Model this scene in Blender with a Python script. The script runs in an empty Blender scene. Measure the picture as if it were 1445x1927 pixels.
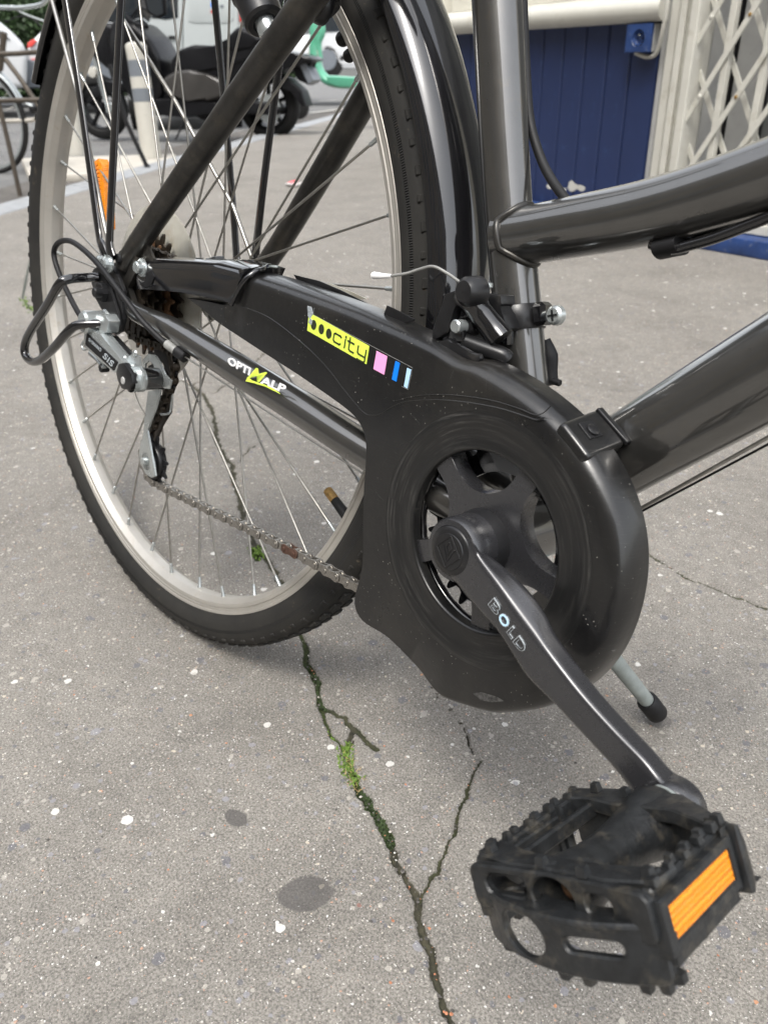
import bpy, bmesh, math, random
import numpy as np
from mathutils import Vector, Matrix, noise
from mathutils.geometry import delaunay_2d_cdt, tessellate_polygon

random.seed(7); np.random.seed(7)
sc = bpy.context.scene
COL = sc.collection
R_ = math.radians

# ------------------------------------------------------------------ camera
# bike frame: origin at rear axle, x forward, y to the bike's left (away from the viewer), z up in the leaning wheel plane
F = 1525.95; W0, H0 = 1445.0, 1927.0
CB = np.array([0.7188138, -0.41880014, 0.1311013])
def _rot(v):
    t = np.linalg.norm(v); k = v / t
    K = np.array([[0, -k[2], k[1]], [k[2], 0, -k[0]], [-k[1], k[0], 0]])
    return np.eye(3) + np.sin(t) * K + (1 - np.cos(t)) * K @ K
RC = _rot(np.array([0.3083, 0.7858, 0.2931])) @ np.array([[1, 0, 0], [0, 0, -1], [0, 1, 0]], float)
T0 = np.array([0.00932, 0.00363, -0.34953])                     # tyre contact point in the bike frame
_lean, _px = R_(11), R_(1.5)
_d = np.array([math.sin(_px), math.sin(_lean), 0]); _d[2] = -math.sqrt(1 - _d @ _d)
_Z = -_d; _X = np.array([1, 0, 0]) - _Z[0] * _Z; _X /= np.linalg.norm(_X); _Y = np.cross(_Z, _X)
MW = np.array([_X, _Y, _Z])                                     # bike frame -> world (the bike leans on its stand)
CW = MW @ (CB - T0)
def ray_b(u, v): return RC.T @ np.array([(u - W0 / 2) / F, (v - H0 / 2) / F, 1])
def B(u, v, y):                                                 # photo point -> bike frame, on the plane y = const
    d = ray_b(u, v); return CB + d * ((y - CB[1]) / d[1])
def BP(u, v, p0, n):
    d = ray_b(u, v); return CB + d * (((p0 - CB) @ n) / (d @ n))
def ray_w(u, v): return MW @ ray_b(u, v)
def G(u, v, z=0.0):                                             # photo point -> ground
    r = ray_w(u, v); return CW + r * ((z - CW[2]) / r[2])
def WP(u, v, p0, n):
    r = ray_w(u, v); return CW + r * (((p0 - CW) @ n) / (r @ n))
def TW(p): return MW @ (np.array(p, float) - T0)

cam = bpy.data.cameras.new('camera'); camo = bpy.data.objects.new('camera', cam); COL.objects.link(camo)
rw = RC @ MW.T
mm = Matrix.Identity(4)
for i in range(3):
    mm[i][0] = rw[0][i]; mm[i][1] = -rw[1][i]; mm[i][2] = -rw[2][i]; mm[i][3] = CW[i]
camo.matrix_world = mm
cam.sensor_fit = 'HORIZONTAL'; cam.sensor_width = 36; cam.lens = F / W0 * 36
cam.clip_start = 0.02; cam.clip_end = 500
cam.dof.use_dof = True; cam.dof.focus_distance = 0.56; cam.dof.aperture_fstop = 17
sc.camera = camo

# ------------------------------------------------------------------ light: pale overcast day in a street
SUN_EL, SUN_AZ = R_(62), R_(150)
world = bpy.data.worlds.new('World'); sc.world = world; world.use_nodes = True
wn = world.node_tree.nodes; wl = world.node_tree.links
for n in list(wn): wn.remove(n)
sky = wn.new('ShaderNodeTexSky'); sky.sky_type = 'NISHITA'; sky.sun_disc = False
sky.sun_elevation = SUN_EL; sky.sun_rotation = SUN_AZ; sky.dust_density = 3; sky.air_density = 1.2
hs = wn.new('ShaderNodeHueSaturation'); hs.inputs['Saturation'].default_value = 0.22; hs.inputs['Value'].default_value = 1.3
bg = wn.new('ShaderNodeBackground'); bg.inputs['Strength'].default_value = 0.15
wo = wn.new('ShaderNodeOutputWorld')
wl.new(sky.outputs[0], hs.inputs['Color']); wl.new(hs.outputs[0], bg.inputs[0]); wl.new(bg.outputs[0], wo.inputs[0])
sun = bpy.data.lights.new('sun', 'SUN'); sun.energy = 0.9; sun.angle = R_(14); sun.color = (1, 0.95, 0.86)
suno = bpy.data.objects.new('sun', sun); COL.objects.link(suno)
sd = Vector((math.sin(SUN_AZ) * math.cos(SUN_EL), math.cos(SUN_AZ) * math.cos(SUN_EL), math.sin(SUN_EL)))
suno.rotation_euler = sd.to_track_quat('Z', 'Y').to_euler(); suno.location = (0, 0, 8)
sc.view_settings.view_transform = 'Standard'; sc.view_settings.look = 'None'
sc.view_settings.exposure = 1.22; sc.view_settings.gamma = 1; sc.view_settings.use_curve_mapping = False

# ------------------------------------------------------------------ materials
MATS = {}
class NT:
    def __init__(s, name):
        m = bpy.data.materials.new(name); m.use_nodes = True
        s.m = m; s.n = m.node_tree.nodes; s.l = m.node_tree.links
        s.b = s.n['Principled BSDF']; s.tc = None
    def co(s):
        if not s.tc: s.tc = s.n.new('ShaderNodeTexCoord')
        return s.tc.outputs['Object']
    def noise(s, scale, detail=3, rough=0.55, vec=None, dist=0.0):
        t = s.n.new('ShaderNodeTexNoise'); t.inputs['Scale'].default_value = scale; t.inputs['Detail'].default_value = detail
        t.inputs['Roughness'].default_value = rough; t.inputs['Distortion'].default_value = dist
        s.l.new(vec or s.co(), t.inputs['Vector']); return t.outputs['Fac']
    def ramp(s, fac, stops):
        r = s.n.new('ShaderNodeValToRGB'); e = r.color_ramp.elements
        while len(e) < len(stops): e.new(0.5)
        for i, (p, c) in enumerate(stops):
            e[i].position = p; e[i].color = (c, c, c, 1) if isinstance(c, (int, float)) else (*c, 1)
        s.l.new(fac, r.inputs[0]); return r.outputs[0]
    def mix(s, fac, a, b, mode='MIX'):
        x = s.n.new('ShaderNodeMix'); x.data_type = 'RGBA'; x.blend_type = mode
        for k, v in ((0, fac), (6, a), (7, b)):
            if isinstance(v, (int, float)): x.inputs[k].default_value = v if k == 0 else (v, v, v, 1)
            elif isinstance(v, tuple): x.inputs[k].default_value = (*v, 1)
            else: s.l.new(v, x.inputs[k])
        return x.outputs[2]
    def math(s, op, a, b=0.0, c=None):
        x = s.n.new('ShaderNodeMath'); x.operation = op
        for k, v in ((0, a), (1, b), (2, c)):
            if v is None: continue
            if isinstance(v, (int, float)): x.inputs[k].default_value = v
            else: s.l.new(v, x.inputs[k])
        return x.outputs[0]
    def col(s, v):
        if isinstance(v, tuple): s.b.inputs['Base Color'].default_value = (*v, 1)
        else: s.l.new(v, s.b.inputs['Base Color'])
    def set(s, k, v):
        if isinstance(v, (int, float)): s.b.inputs[k].default_value = v
        else: s.l.new(v, s.b.inputs[k])
    def bump(s, h, dist=0.001, strength=1.0, prev=None):
        b = s.n.new('ShaderNodeBump'); b.inputs['Distance'].default_value = dist; b.inputs['Strength'].default_value = strength
        s.l.new(h, b.inputs['Height'])
        if prev: s.l.new(prev, b.inputs['Normal'])
        s.l.new(b.outputs[0], s.b.inputs['Normal']); return b.outputs[0]
def mat(name, color, rough=0.5, metal=0.0, var=0.25, vscale=25, rvar=0.12, bump=0.0, bscale=300, dirt=None, coat=0.0, spec=None, stretch=None):
    t = NT(name); MATS[name] = t.m
    vec = None
    if stretch:
        mp = t.n.new('ShaderNodeMapping'); mp.inputs['Scale'].default_value = stretch
        t.l.new(t.co(), mp.inputs['Vector']); vec = mp.outputs[0]
    nz = t.noise(vscale, 5, 0.6, vec)
    dark = tuple(c * (1 - var) for c in color); lite = tuple(min(1, c * (1 + var)) for c in color)
    c = t.ramp(nz, [(0.3, dark), (0.7, lite)])
    if dirt:
        dcol, amt, dsc = dirt
        dn = t.noise(dsc, 8, 0.7)
        msk = t.ramp(dn, [(max(0, 0.72 - amt), 0.0), (min(1, 0.92 - amt * .5), 1.0)])
        c = t.mix(msk, c, dcol)
    t.col(c); t.set('Metallic', metal)
    t.set('Roughness', t.math('MULTIPLY_ADD', t.noise(vscale * 3, 6, 0.7, vec), rvar * 2, rough - rvar))
    if coat: t.set('Coat Weight', coat); t.b.inputs['Coat Roughness'].default_value = 0.08
    if spec is not None: t.b.inputs['Specular IOR Level'].default_value = spec
    if bump: t.bump(t.noise(bscale, 4, 0.6), bump)
    return t.m

mat('frame_paint', (0.080, 0.078, 0.074), 0.3, 0.75, 0.12, 30, 0.08, bump=0.00002, bscale=2500, dirt=((0.11, 0.092, 0.065), 0.12, 45))
_b = MATS['frame_paint'].node_tree.nodes['Principled BSDF']; _b.inputs['Coat Weight'].default_value = 1.0; _b.inputs['Coat Roughness'].default_value = 0.05; _b.inputs['Coat IOR'].default_value = 1.75
mat('stay_paint', (0.045, 0.043, 0.040), 0.33, 0.6, 0.3, 60, 0.08, dirt=((0.09, 0.08, 0.065), 0.2, 50))
mat('gloss_black', (0.007, 0.007, 0.008), 0.10, 0.0, 0.3, 30, 0.05, coat=0.8)
mat('satin_black', (0.014, 0.014, 0.015), 0.32, 0.2, 0.3, 60, 0.1, bump=0.00004, bscale=1500, dirt=((0.07, 0.065, 0.055), 0.12, 60))
mat('crank_black', (0.032, 0.032, 0.035), 0.27, 0.35, 0.06, 40, 0.04, bump=0.00001, bscale=2500, coat=0.5, spec=0.9)
MATS['crank_black'].node_tree.nodes['Principled BSDF'].inputs['Coat Roughness'].default_value = 0.22
mat('matte_black', (0.009, 0.009, 0.010), 0.55, 0.0, 0.3, 80, 0.1, spec=0.3)
mat('scoot_matte', (0.005, 0.005, 0.006), 0.45, 0, 0.3, 20, spec=0.2)
mat('pedal_plastic', (0.013, 0.014, 0.015), 0.36, 0.0, 0.45, 110, 0.17, bump=0.00035, bscale=420, dirt=((0.085, 0.075, 0.058), 0.20, 95))
mat('rim_metal', (0.43, 0.41, 0.375), 0.42, 0.55, 0.08, 30, 0.08, dirt=((0.34, 0.29, 0.22), 0.14, 60))
mat('steel', (0.36, 0.35, 0.325), 0.35, 0.9, 0.15, 200, 0.1)
mat('zinc', (0.47, 0.50, 0.50), 0.24, 0.7, 0.08, 60, 0.08, dirt=((0.22, 0.20, 0.16), 0.0, 60))
mat('chain_steel', (0.32, 0.305, 0.28), 0.24, 0.8, 0.35, 260, 0.1, dirt=((0.05, 0.04, 0.03), 0.28, 260))
mat('rusty_link', (0.10, 0.055, 0.04), 0.6, 0.5, 0.4, 300, 0.1)
mat('greasy_steel', (0.06, 0.048, 0.036), 0.4, 0.7, 0.5, 150, 0.15, dirt=((0.02, 0.016, 0.012), 0.35, 90))
mat('rust_brown', (0.15, 0.08, 0.04), 0.6, 0.4, 0.4, 120, 0.15)
mat('cream_plastic', (0.52, 0.50, 0.43), 0.4, 0.0, 0.15, 40, 0.1, dirt=((0.40, 0.30, 0.17), 0.2, 35))
MATS['cream_plastic'].node_tree.nodes['Principled BSDF'].inputs['Transmission Weight'].default_value = 0.45
mat('brass', (0.32, 0.20, 0.07), 0.5, 0.6, 0.4, 300, 0.15)
mat('yellow_print', (0.68, 0.86, 0.10), 0.4, 0, 0.04)
mat('pink_print', (0.88, 0.36, 0.66), 0.4, 0, 0.03)
mat('blue_print', (0.0, 0.20, 0.80), 0.4, 0, 0.03)
mat('pale_blue_print', (0.45, 0.68, 0.92), 0.4, 0, 0.03)
mat('white_print', (0.78, 0.78, 0.78), 0.4, 0, 0.04)
mat('silver_print', (0.62, 0.68, 0.72), 0.25, 0.6, 0.15, 400)
mat('dark_print', (0.02, 0.025, 0.01), 0.5, 0, 0.1)
mat('satin_scuff', (0.05, 0.049, 0.047), 0.7, 0, 0.8, 500)
mat('cable_grey', (0.22, 0.22, 0.21), 0.5, 0.0, 0.3, 100, bump=0.0001)
mat('kickstand_grey', (0.27, 0.30, 0.29), 0.5, 0.2, 0.2, 60)

# amber reflector: cube-corner cells pressed into the plastic
t = NT('amber'); MATS['amber'] = t.m
br = t.n.new('ShaderNodeTexVoronoi'); br.inputs['Scale'].default_value = 520; br.distance = 'MANHATTAN'; br.inputs['Randomness'].default_value = 0.2; t.l.new(t.co(), br.inputs['Vector'])
t.col(t.mix(t.ramp(br.outputs['Distance'], [(0.1, 0.0), (0.6, 1.0)]), (0.90, 0.40, 0.01), (0.80, 0.24, 0.0)))
t.set('Roughness', 0.12); t.b.inputs['Subsurface Weight'].default_value = 0.25; t.b.inputs['Subsurface Radius'].default_value = (0.004, 0.002, 0.0005)
t.b.inputs['Coat Weight'].default_value = 0.7; t.bump(br.outputs['Distance'], 0.0006)

# black chain case plastic with fine scratches
t = NT('case_plastic'); MATS['case_plastic'] = t.m
mp = t.n.new('ShaderNodeMapping'); mp.inputs['Scale'].default_value = (18, 1, 170); mp.inputs['Rotation'].default_value = (0, R_(32), 0)
t.l.new(t.co(), mp.inputs['Vector'])
scr = t.ramp(t.noise(12, 8, 0.75, mp.outputs[0]), [(0.56, 0.0), (0.74, 1.0)])
vv = t.n.new('ShaderNodeTexVoronoi'); vv.inputs['Scale'].default_value = 330; t.l.new(t.co(), vv.inputs['Vector'])
dust = t.math('MULTIPLY', t.math('LESS_THAN', vv.outputs['Distance'], 0.11), t.ramp(t.noise(40), [(0.5, 0.0), (0.62, 1.0)]))
c1 = t.mix(t.ramp(t.noise(22, 5), [(0.3, 0.0), (0.8, 1.0)]), (0.0055, 0.0055, 0.006), (0.011, 0.0108, 0.0103))
c1 = t.mix(t.math('MULTIPLY', scr, 0.45), c1, (0.07, 0.067, 0.062))
c1 = t.mix(t.ramp(t.noise(9, 8, 0.7), [(0.5, 0.0), (0.78, 0.5)]), c1, (0.040, 0.036, 0.030))
t.col(t.mix(dust, c1, (0.25, 0.24, 0.22)))
t.set('Roughness', t.math('MULTIPLY_ADD', t.noise(26, 6, 0.65), 0.24, 0.20))
t.b.inputs['Specular IOR Level'].default_value = 0.4; t.set('Coat Weight', 0.35); t.b.inputs['Coat Roughness'].default_value = 0.10; t.bump(t.noise(45, 3), 0.0012, 0.35)

# concentric scuffs round the crank hole
t = NT('dish_plastic'); MATS['dish_plastic'] = t.m
sx = t.n.new('ShaderNodeSeparateXYZ'); t.l.new(t.co(), sx.inputs[0])
dx = t.math('SUBTRACT', sx.outputs[0], 0.4541 - T0[0]); dz = t.math('SUBTRACT', sx.outputs[2], -0.0588 - T0[2])
rad = t.math('SQRT', t.math('ADD', t.math('MULTIPLY', dx, dx), t.math('MULTIPLY', dz, dz)))
cv = t.n.new('ShaderNodeCombineXYZ'); t.l.new(t.math('MULTIPLY', rad, 620), cv.inputs[0]); t.l.new(t.math('MULTIPLY', t.math('ARCTAN2', dz, dx), 1.6), cv.inputs[1])
ring = t.math('MULTIPLY', t.ramp(t.noise(1.0, 4, 0.8, cv.outputs[0]), [(0.50, 0.0), (0.72, 1.0)]), t.ramp(t.noise(22), [(0.35, 0.0), (0.62, 1.0)]))
t.col(t.mix(t.math('MULTIPLY', ring, 0.55), (0.010, 0.010, 0.010), (0.11, 0.105, 0.098)))
t.set('Roughness', t.math('MULTIPLY_ADD', ring, 0.2, 0.30)); t.b.inputs['Specular IOR Level'].default_value = 0.5

# tyre rubber with the fine radial rib band on the side wall
t = NT('tyre_rubber'); MATS['tyre_rubber'] = t.m
sx = t.n.new('ShaderNodeSeparateXYZ'); t.l.new(t.co(), sx.inputs[0])
dx = t.math('ADD', sx.outputs[0], T0[0]); dz = t.math('ADD', sx.outputs[2], T0[2])
rad = t.math('SQRT', t.math('ADD', t.math('MULTIPLY', dx, dx), t.math('MULTIPLY', dz, dz)))
ang = t.math('ARCTAN2', dz, dx)
band = t.math('MULTIPLY', t.math('GREATER_THAN', rad, 0.3315), t.math('LESS_THAN', rad, 0.3348))
rib = t.math('MULTIPLY', t.math('SINE', t.math('MULTIPLY', ang, 1250)), band)
base = t.mix(t.ramp(t.noise(9, 6, 0.65), [(0.35, 0.0), (0.75, 1.0)]), (0.015, 0.015, 0.015), (0.036, 0.034, 0.030))
base = t.mix(t.ramp(t.noise(70, 8, 0.7), [(0.62, 0.0), (0.8, 1.0)]), base, (0.13, 0.105, 0.075))
t.col(t.mix(t.math('MULTIPLY', t.math('LESS_THAN', rib, -0.2), band), base, (0.008, 0.008, 0.008)))
t.set('Roughness', 0.66); t.b.inputs['Specular IOR Level'].default_value = 0.2
t.bump(rib, 0.0006, 0.8)

# ---- asphalt pavement with stones
def asphalt(name, c_lo, c_hi, stone=1.0, crack=False, spots=()):
    t = NT(name); MATS[name] = t.m
    big = t.noise(2.2, 6, 0.6); mid = t.noise(55, 6, 0.7); fine = t.noise(520, 3, 0.7)
    c = t.mix(t.ramp(big, [(0.3, 0.0), (0.72, 1.0)]), c_lo, c_hi)
    c = t.mix(t.ramp(mid, [(0.3, 0.0), (0.75, 1.0)]), t.mix(1.0, c, 0.78, 'MULTIPLY'), t.mix(1.0, c, 1.14, 'MULTIPLY'))
    c = t.mix(t.ramp(fine, [(0.36, 0.0), (0.64, 1.0)]), t.mix(1.0, c, 0.52, 'MULTIPLY'), t.mix(1.0, c, 1.26, 'MULTIPLY'))
    c = t.mix(t.ramp(t.noise(7, 8, 0.72), [(0.46, 0.0), (0.70, 0.75)]), c, t.mix(1.0, c, 0.72, 'MULTIPLY'))
    pit = t.ramp(t.noise(180, 4, 0.8), [(0.30, 1.0), (0.38, 0.0)]); c = t.mix(t.math('MULTIPLY', pit, 0.6), c, (0.05, 0.046, 0.042))
    wob = t.n.new('ShaderNodeTexNoise'); wob.inputs['Scale'].default_value = 260; wob.inputs['Detail'].default_value = 2
    t.l.new(t.co(), wob.inputs['Vector'])
    vm = t.n.new('ShaderNodeVectorMath'); vm.operation = 'MULTIPLY_ADD'; t.l.new(wob.outputs['Color'], vm.inputs[0])
    vm.inputs[1].default_value = (0.003, 0.003, 0.003); t.l.new(t.co(), vm.inputs[2])
    stones = None
    for sca, thr, dens in ((80, 0.42, 0.20), (175, 0.42, 0.34), (420, 0.38, 0.34), (900, 0.40, 0.32)):
        v = t.n.new('ShaderNodeTexVoronoi'); v.inputs['Scale'].default_value = sca; t.l.new(vm.outputs[0], v.inputs['Vector'])
        sp = t.n.new('ShaderNodeSeparateColor'); t.l.new(v.outputs['Color'], sp.inputs[0])
        size = t.math('MULTIPLY', sp.outputs[1], thr)
        msk = t.math('MULTIPLY', t.math('LESS_THAN', v.outputs['Distance'], size), t.math('LESS_THAN', sp.outputs[0], dens * stone))
        pal = t.ramp(sp.outputs[2], [(0.0, (0.10, 0.10, 0.115)), (0.22, (0.22, 0.22, 0.24)), (0.36, (0.36, 0.34, 0.30)), (0.50, (0.52, 0.46, 0.37)),
                                     (0.60, (0.50, 0.22, 0.10)), (0.68, (0.22, 0.10, 0.08)), (0.76, (0.34, 0.32, 0.29)), (0.90, (0.62, 0.61, 0.58))] if sca < 300 else [(0.0, (0.09, 0.09, 0.10)), (0.18, (0.30, 0.28, 0.26)), (0.40, (0.50, 0.46, 0.40)), (0.60, (0.45, 0.26, 0.18)), (0.68, (0.56, 0.54, 0.51)), (0.88, (0.74, 0.73, 0.71))])
        pal.node.color_ramp.interpolation = 'CONSTANT'
        c = t.mix(t.math('MULTIPLY', msk, 0.72), c, pal)
        stones = msk if stones is None else t.math('MAXIMUM', stones, msk)
    sx = t.n.new('ShaderNodeSeparateXYZ'); t.l.new(t.co(), sx.inputs[0])
    for (x, y, ra, rb, an, k) in spots:                 # old oil / gum stains, and a dark patch at the kickstand foot
        dx = t.math('SUBTRACT', sx.outputs[0], x); dy = t.math('SUBTRACT', sx.outputs[1], y)
        ca, sa = math.cos(an), math.sin(an)
        p = t.math('DIVIDE', t.math('ADD', t.math('MULTIPLY', dx, ca), t.math('MULTIPLY', dy, sa)), ra)
        q = t.math('DIVIDE', t.math('SUBTRACT', t.math('MULTIPLY', dy, ca), t.math('MULTIPLY', dx, sa)), rb)
        dd = t.math('ADD', t.math('SQRT', t.math('ADD', t.math('MULTIPLY', p, p), t.math('MULTIPLY', q, q))), t.math('MULTIPLY', t.math('SUBTRACT', t.noise(60, 5), 0.5), 0.7))
        m = t.ramp(dd, [(0.85, 1.0), (1.02, 0.0)])
        c = t.mix(t.math('MULTIPLY', m, k), c, (0.070, 0.066, 0.064))
    if crack:
        at = t.n.new('ShaderNodeAttribute'); at.attribute_name = 'crack'
        ms = t.n.new('ShaderNodeAttribute'); ms.attribute_name = 'moss'
        soil = t.mix(t.ramp(t.noise(160, 5, 0.7), [(0.35, 0.0), (0.7, 1.0)]), (0.022, 0.021, 0.017), (0.075, 0.066, 0.045))
        soil = t.mix(ms.outputs['Fac'], soil, t.mix(t.ramp(t.noise(400), [(0.4, 0.0), (0.62, 1.0)]), (0.018, 0.026, 0.008), (0.045, 0.065, 0.014)))
        edge = t.math('ADD', at.outputs['Fac'], t.math('MULTIPLY', t.math('SUBTRACT', t.noise(330, 4, 0.7), 0.5), 0.9))
        c = t.mix(t.ramp(edge, [(0.38, 0.0), (0.60, 1.0)]), c, soil)
    t.col(c); t.set('Roughness', t.math('MULTIPLY_ADD', stones, -0.25, 0.88)); t.b.inputs['Specular IOR Level'].default_value = 0.3
    h = t.math('ADD', t.math('MULTIPLY', mid, 0.5), t.math('ADD', t.math('MULTIPLY', fine, 0.5), t.math('MULTIPLY', stones, 0.12)))
    t.bump(h, 0.0022, 0.8)
    return t.m
asphalt('pavement_asphalt', (0.198, 0.184, 0.165), (0.252, 0.237, 0.213), 1.0, True,
        [(*G(576, 1684)[:2], 0.0215, 0.0160, R_(60), 0.72), (*G(445, 1540)[:2], 0.0125, 0.008, R_(10), 0.78), (*G(1235, 1352)[:2], 0.016, 0.012, 0, 0.6)])
asphalt('road_asphalt', (0.13, 0.13, 0.13), (0.19, 0.19, 0.185), 0.5)
asphalt('old_asphalt', (0.09, 0.085, 0.078), (0.13, 0.12, 0.11), 0.6)
mat('brick_grit', (0.36, 0.15, 0.08), 0.8, 0, 0.4, 300)
mat('granite', (0.25, 0.26, 0.27), 0.75, 0, 0.18, 14, bump=0.001, bscale=160, dirt=((0.2, 0.19, 0.17), 0.2, 9))
mat('cream_concrete', (0.40, 0.375, 0.33), 0.85, 0, 0.12, 6, bump=0.001, bscale=120, dirt=((0.3, 0.28, 0.24), 0.2, 8))
mat('blue_wood', (0.012, 0.024, 0.080), 0.42, 0, 0.14, 3.0, 0.08, bump=0.0006, bscale=70, dirt=((0.03, 0.06, 0.15), 0.15, 16))
mat('blue_paint_worn', (0.016, 0.042, 0.14), 0.4, 0, 0.3, 14, 0.1, bump=0.002, bscale=60, dirt=((0.25, 0.27, 0.28), 0.14, 60))
mat('cream_paint', (0.50, 0.49, 0.44), 0.5, 0, 0.08, 6, 0.1, bump=0.0012, bscale=40, dirt=((0.32, 0.29, 0.22), 0.16, 14))
mat('grey_paint', (0.34, 0.34, 0.33), 0.45, 0, 0.12, 8, dirt=((0.2, 0.19, 0.17), 0.12, 25))
mat('stucco', (0.60, 0.58, 0.50), 0.85, 0, 0.08, 6, bump=0.004, bscale=50)
mat('facade_stone', (0.24, 0.205, 0.16), 0.85, 0, 0.15, 1.2, bump=0.004, bscale=12)
mat('slate', (0.09, 0.10, 0.12), 0.6, 0, 0.2, 4)
mat('white_car', (0.56, 0.57, 0.58), 0.22, 0, 0.03, 2, 0.04, coat=0.8)
mat('van_white', (0.46, 0.49, 0.485), 0.3, 0, 0.05, 2, 0.04, coat=0.5)
mat('lime_green', (0.10, 0.36, 0.235), 0.35, 0, 0.08, 8, coat=0.3)
mat('grey_fairing', (0.040, 0.037, 0.034), 0.4, 0.2, 0.15, 10, coat=0.3)
mat('scoot_black', (0.004, 0.004, 0.005), 0.3, 0, 0.2, 10, spec=0.3)
mat('red_lens', (0.6, 0.03, 0.02), 0.15, 0, 0.1, 10, coat=0.8)
mat('bollard_white', (0.46, 0.445, 0.40), 0.5, 0, 0.05, 8, dirt=((0.35, 0.33, 0.28), 0.12, 20))
mat('bollard_grey', (0.15, 0.165, 0.185), 0.35, 0, 0.08, 12)
mat('brown_steel', (0.085, 0.07, 0.055), 0.5, 0.3, 0.25, 20, bump=0.001, bscale=120)
mat('leaf', (0.03, 0.058, 0.018), 0.55, 0, 0.55, 6)
mat('moss_green', (0.10, 0.17, 0.02), 0.7, 0, 0.5, 300)
mat('moss_dark', (0.025, 0.042, 0.010), 0.8, 0, 0.5, 300)
mat('dry_stem', (0.35, 0.26, 0.12), 0.8, 0, 0.3, 300)
mat('paper', (0.75, 0.73, 0.72), 0.7, 0, 0.05, 40)
mat('paper_red', (0.65, 0.06, 0.08), 0.6, 0, 0.1, 40)
t = NT('glass_dark'); MATS['glass_dark'] = t.m; t.col((0.02, 0.025, 0.03)); t.set('Roughness', 0.06); t.b.inputs['Coat Weight'].default_value = 1.0
t = NT('door_glass'); MATS['door_glass'] = t.m
t.col(t.mix(t.ramp(t.noise(1.6, 4), [(0.3, 0.0), (0.7, 1.0)]), (0.07, 0.075, 0.08), (0.16, 0.165, 0.16))); t.set('Roughness', 0.15)

# ------------------------------------------------------------------ builders
OFF = {}                                                  # frame each object's mesh is written in
def mesh(name, vs, fs, m, parent=None, smooth=True, auto=None, off=None):
    me = bpy.data.meshes.new(name)
    o_ = OFF.get(parent.name, np.zeros(3)) if parent else (off if off is not None else np.zeros(3))
    vs = np.array([tuple(v) for v in vs], float) - o_
    me.from_pydata(vs.tolist(), [], [tuple(int(i) for i in f) for f in fs]); me.update()
    ms = m if isinstance(m, (list, tuple)) else [m]
    for k in ms: me.materials.append(MATS[k])
    if smooth:
        me.polygons.foreach_set('use_smooth', [True] * len(me.polygons))
        if auto is not None:
            try: me.set_sharp_from_angle(angle=R_(auto))
            except Exception: pass
    o = bpy.data.objects.new(name, me); COL.objects.link(o)
    if parent: o.parent = parent
    elif off is not None: o.location = off
    OFF[o.name] = o_
    return o
def thing(name, label, cat, base=(0, 0, 0), group=None):
    o = bpy.data.objects.new(name, None); COL.objects.link(o); o.location = base
    o.empty_display_size = 0.1
    o['label'] = label; o['category'] = cat
    if group: o['group'] = group
    OFF[o.name] = np.array(base, float); return o
def tag(o, label, cat, group=None):
    o['label'] = label; o['category'] = cat
    if group: o['group'] = group
    return o
def struct(o): o['kind'] = 'structure'; return o
def stuff(o): o['kind'] = 'stuff'; return o

def frame_of(d):
    d = np.array(d, float); d /= np.linalg.norm(d)
    a = np.array([0, 0, 1.0]) if abs(d[2]) < 0.9 else np.array([1.0, 0, 0])
    u = np.cross(a, d); u /= np.linalg.norm(u); return u, np.cross(d, u), d
def spline(P, n=8):
    P = [np.array(p, float) for p in P]
    if len(P) < 3: return P
    Q = [2 * P[0] - P[1]] + P + [2 * P[-1] - P[-2]]; out = []
    for i in range(1, len(Q) - 2):
        p0, p1, p2, p3 = Q[i - 1:i + 3]
        for k in range(n):
            s = k / n
            out.append(0.5 * (2 * p1 + (p2 - p0) * s + (2 * p0 - 5 * p1 + 4 * p2 - p3) * s * s + (3 * p1 - p0 - 3 * p2 + p3) * s ** 3))
    out.append(P[-1]); return out
def tube_geo(P, r, res=16, sm=0, flat=None, closed=False, caps=True):
    P = [np.array(p, float) for p in P]
    n0 = len(P)
    if sm:
        rr = r
        if not np.isscalar(r):
            rr = list(np.interp(np.linspace(0, n0 - 1, (n0 - 1) * sm + 1), range(n0), r))
        P = spline(P, sm); r = rr
    n = len(P); rs = [r] * n if np.isscalar(r) else list(r)
    vs, fs = [], []; u = None
    for i in range(n):
        if closed: d = P[(i + 1) % n] - P[i - 1]
        else: d = P[min(i + 1, n - 1)] - P[max(i - 1, 0)]
        d = d / (np.linalg.norm(d) + 1e-12)
        if u is None: u, w, _ = frame_of(d)
        u = u - d * (u @ d); u /= np.linalg.norm(u); w = np.cross(d, u)
        for k in range(res):
            a = 2 * math.pi * k / res
            off = u * math.cos(a) * rs[i] + w * math.sin(a) * rs[i]
            if flat is not None:                      # flatten along a given direction
                nd, fac = flat; nd = np.array(nd, float); off = off - nd * (off @ nd) * (1 - fac)
            vs.append(P[i] + off)
    m = n if closed else n - 1
    for i in range(m):
        for k in range(res):
            a, b = i * res + k, i * res + (k + 1) % res; j = ((i + 1) % n) * res
            fs.append((a, b, j + (k + 1) % res, j + k))
    if caps and not closed:
        fs.append(tuple(reversed(range(res)))); fs.append(tuple(range((n - 1) * res, n * res)))
    return vs, fs
def tube(name, P, r, m, parent=None, res=16, sm=0, **k):
    kw = {x: k.pop(x) for x in ('flat', 'closed', 'caps') if x in k}
    vs, fs = tube_geo(P, r, res, sm, **kw); return mesh(name, vs, fs, m, parent, auto=50, **k)
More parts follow.
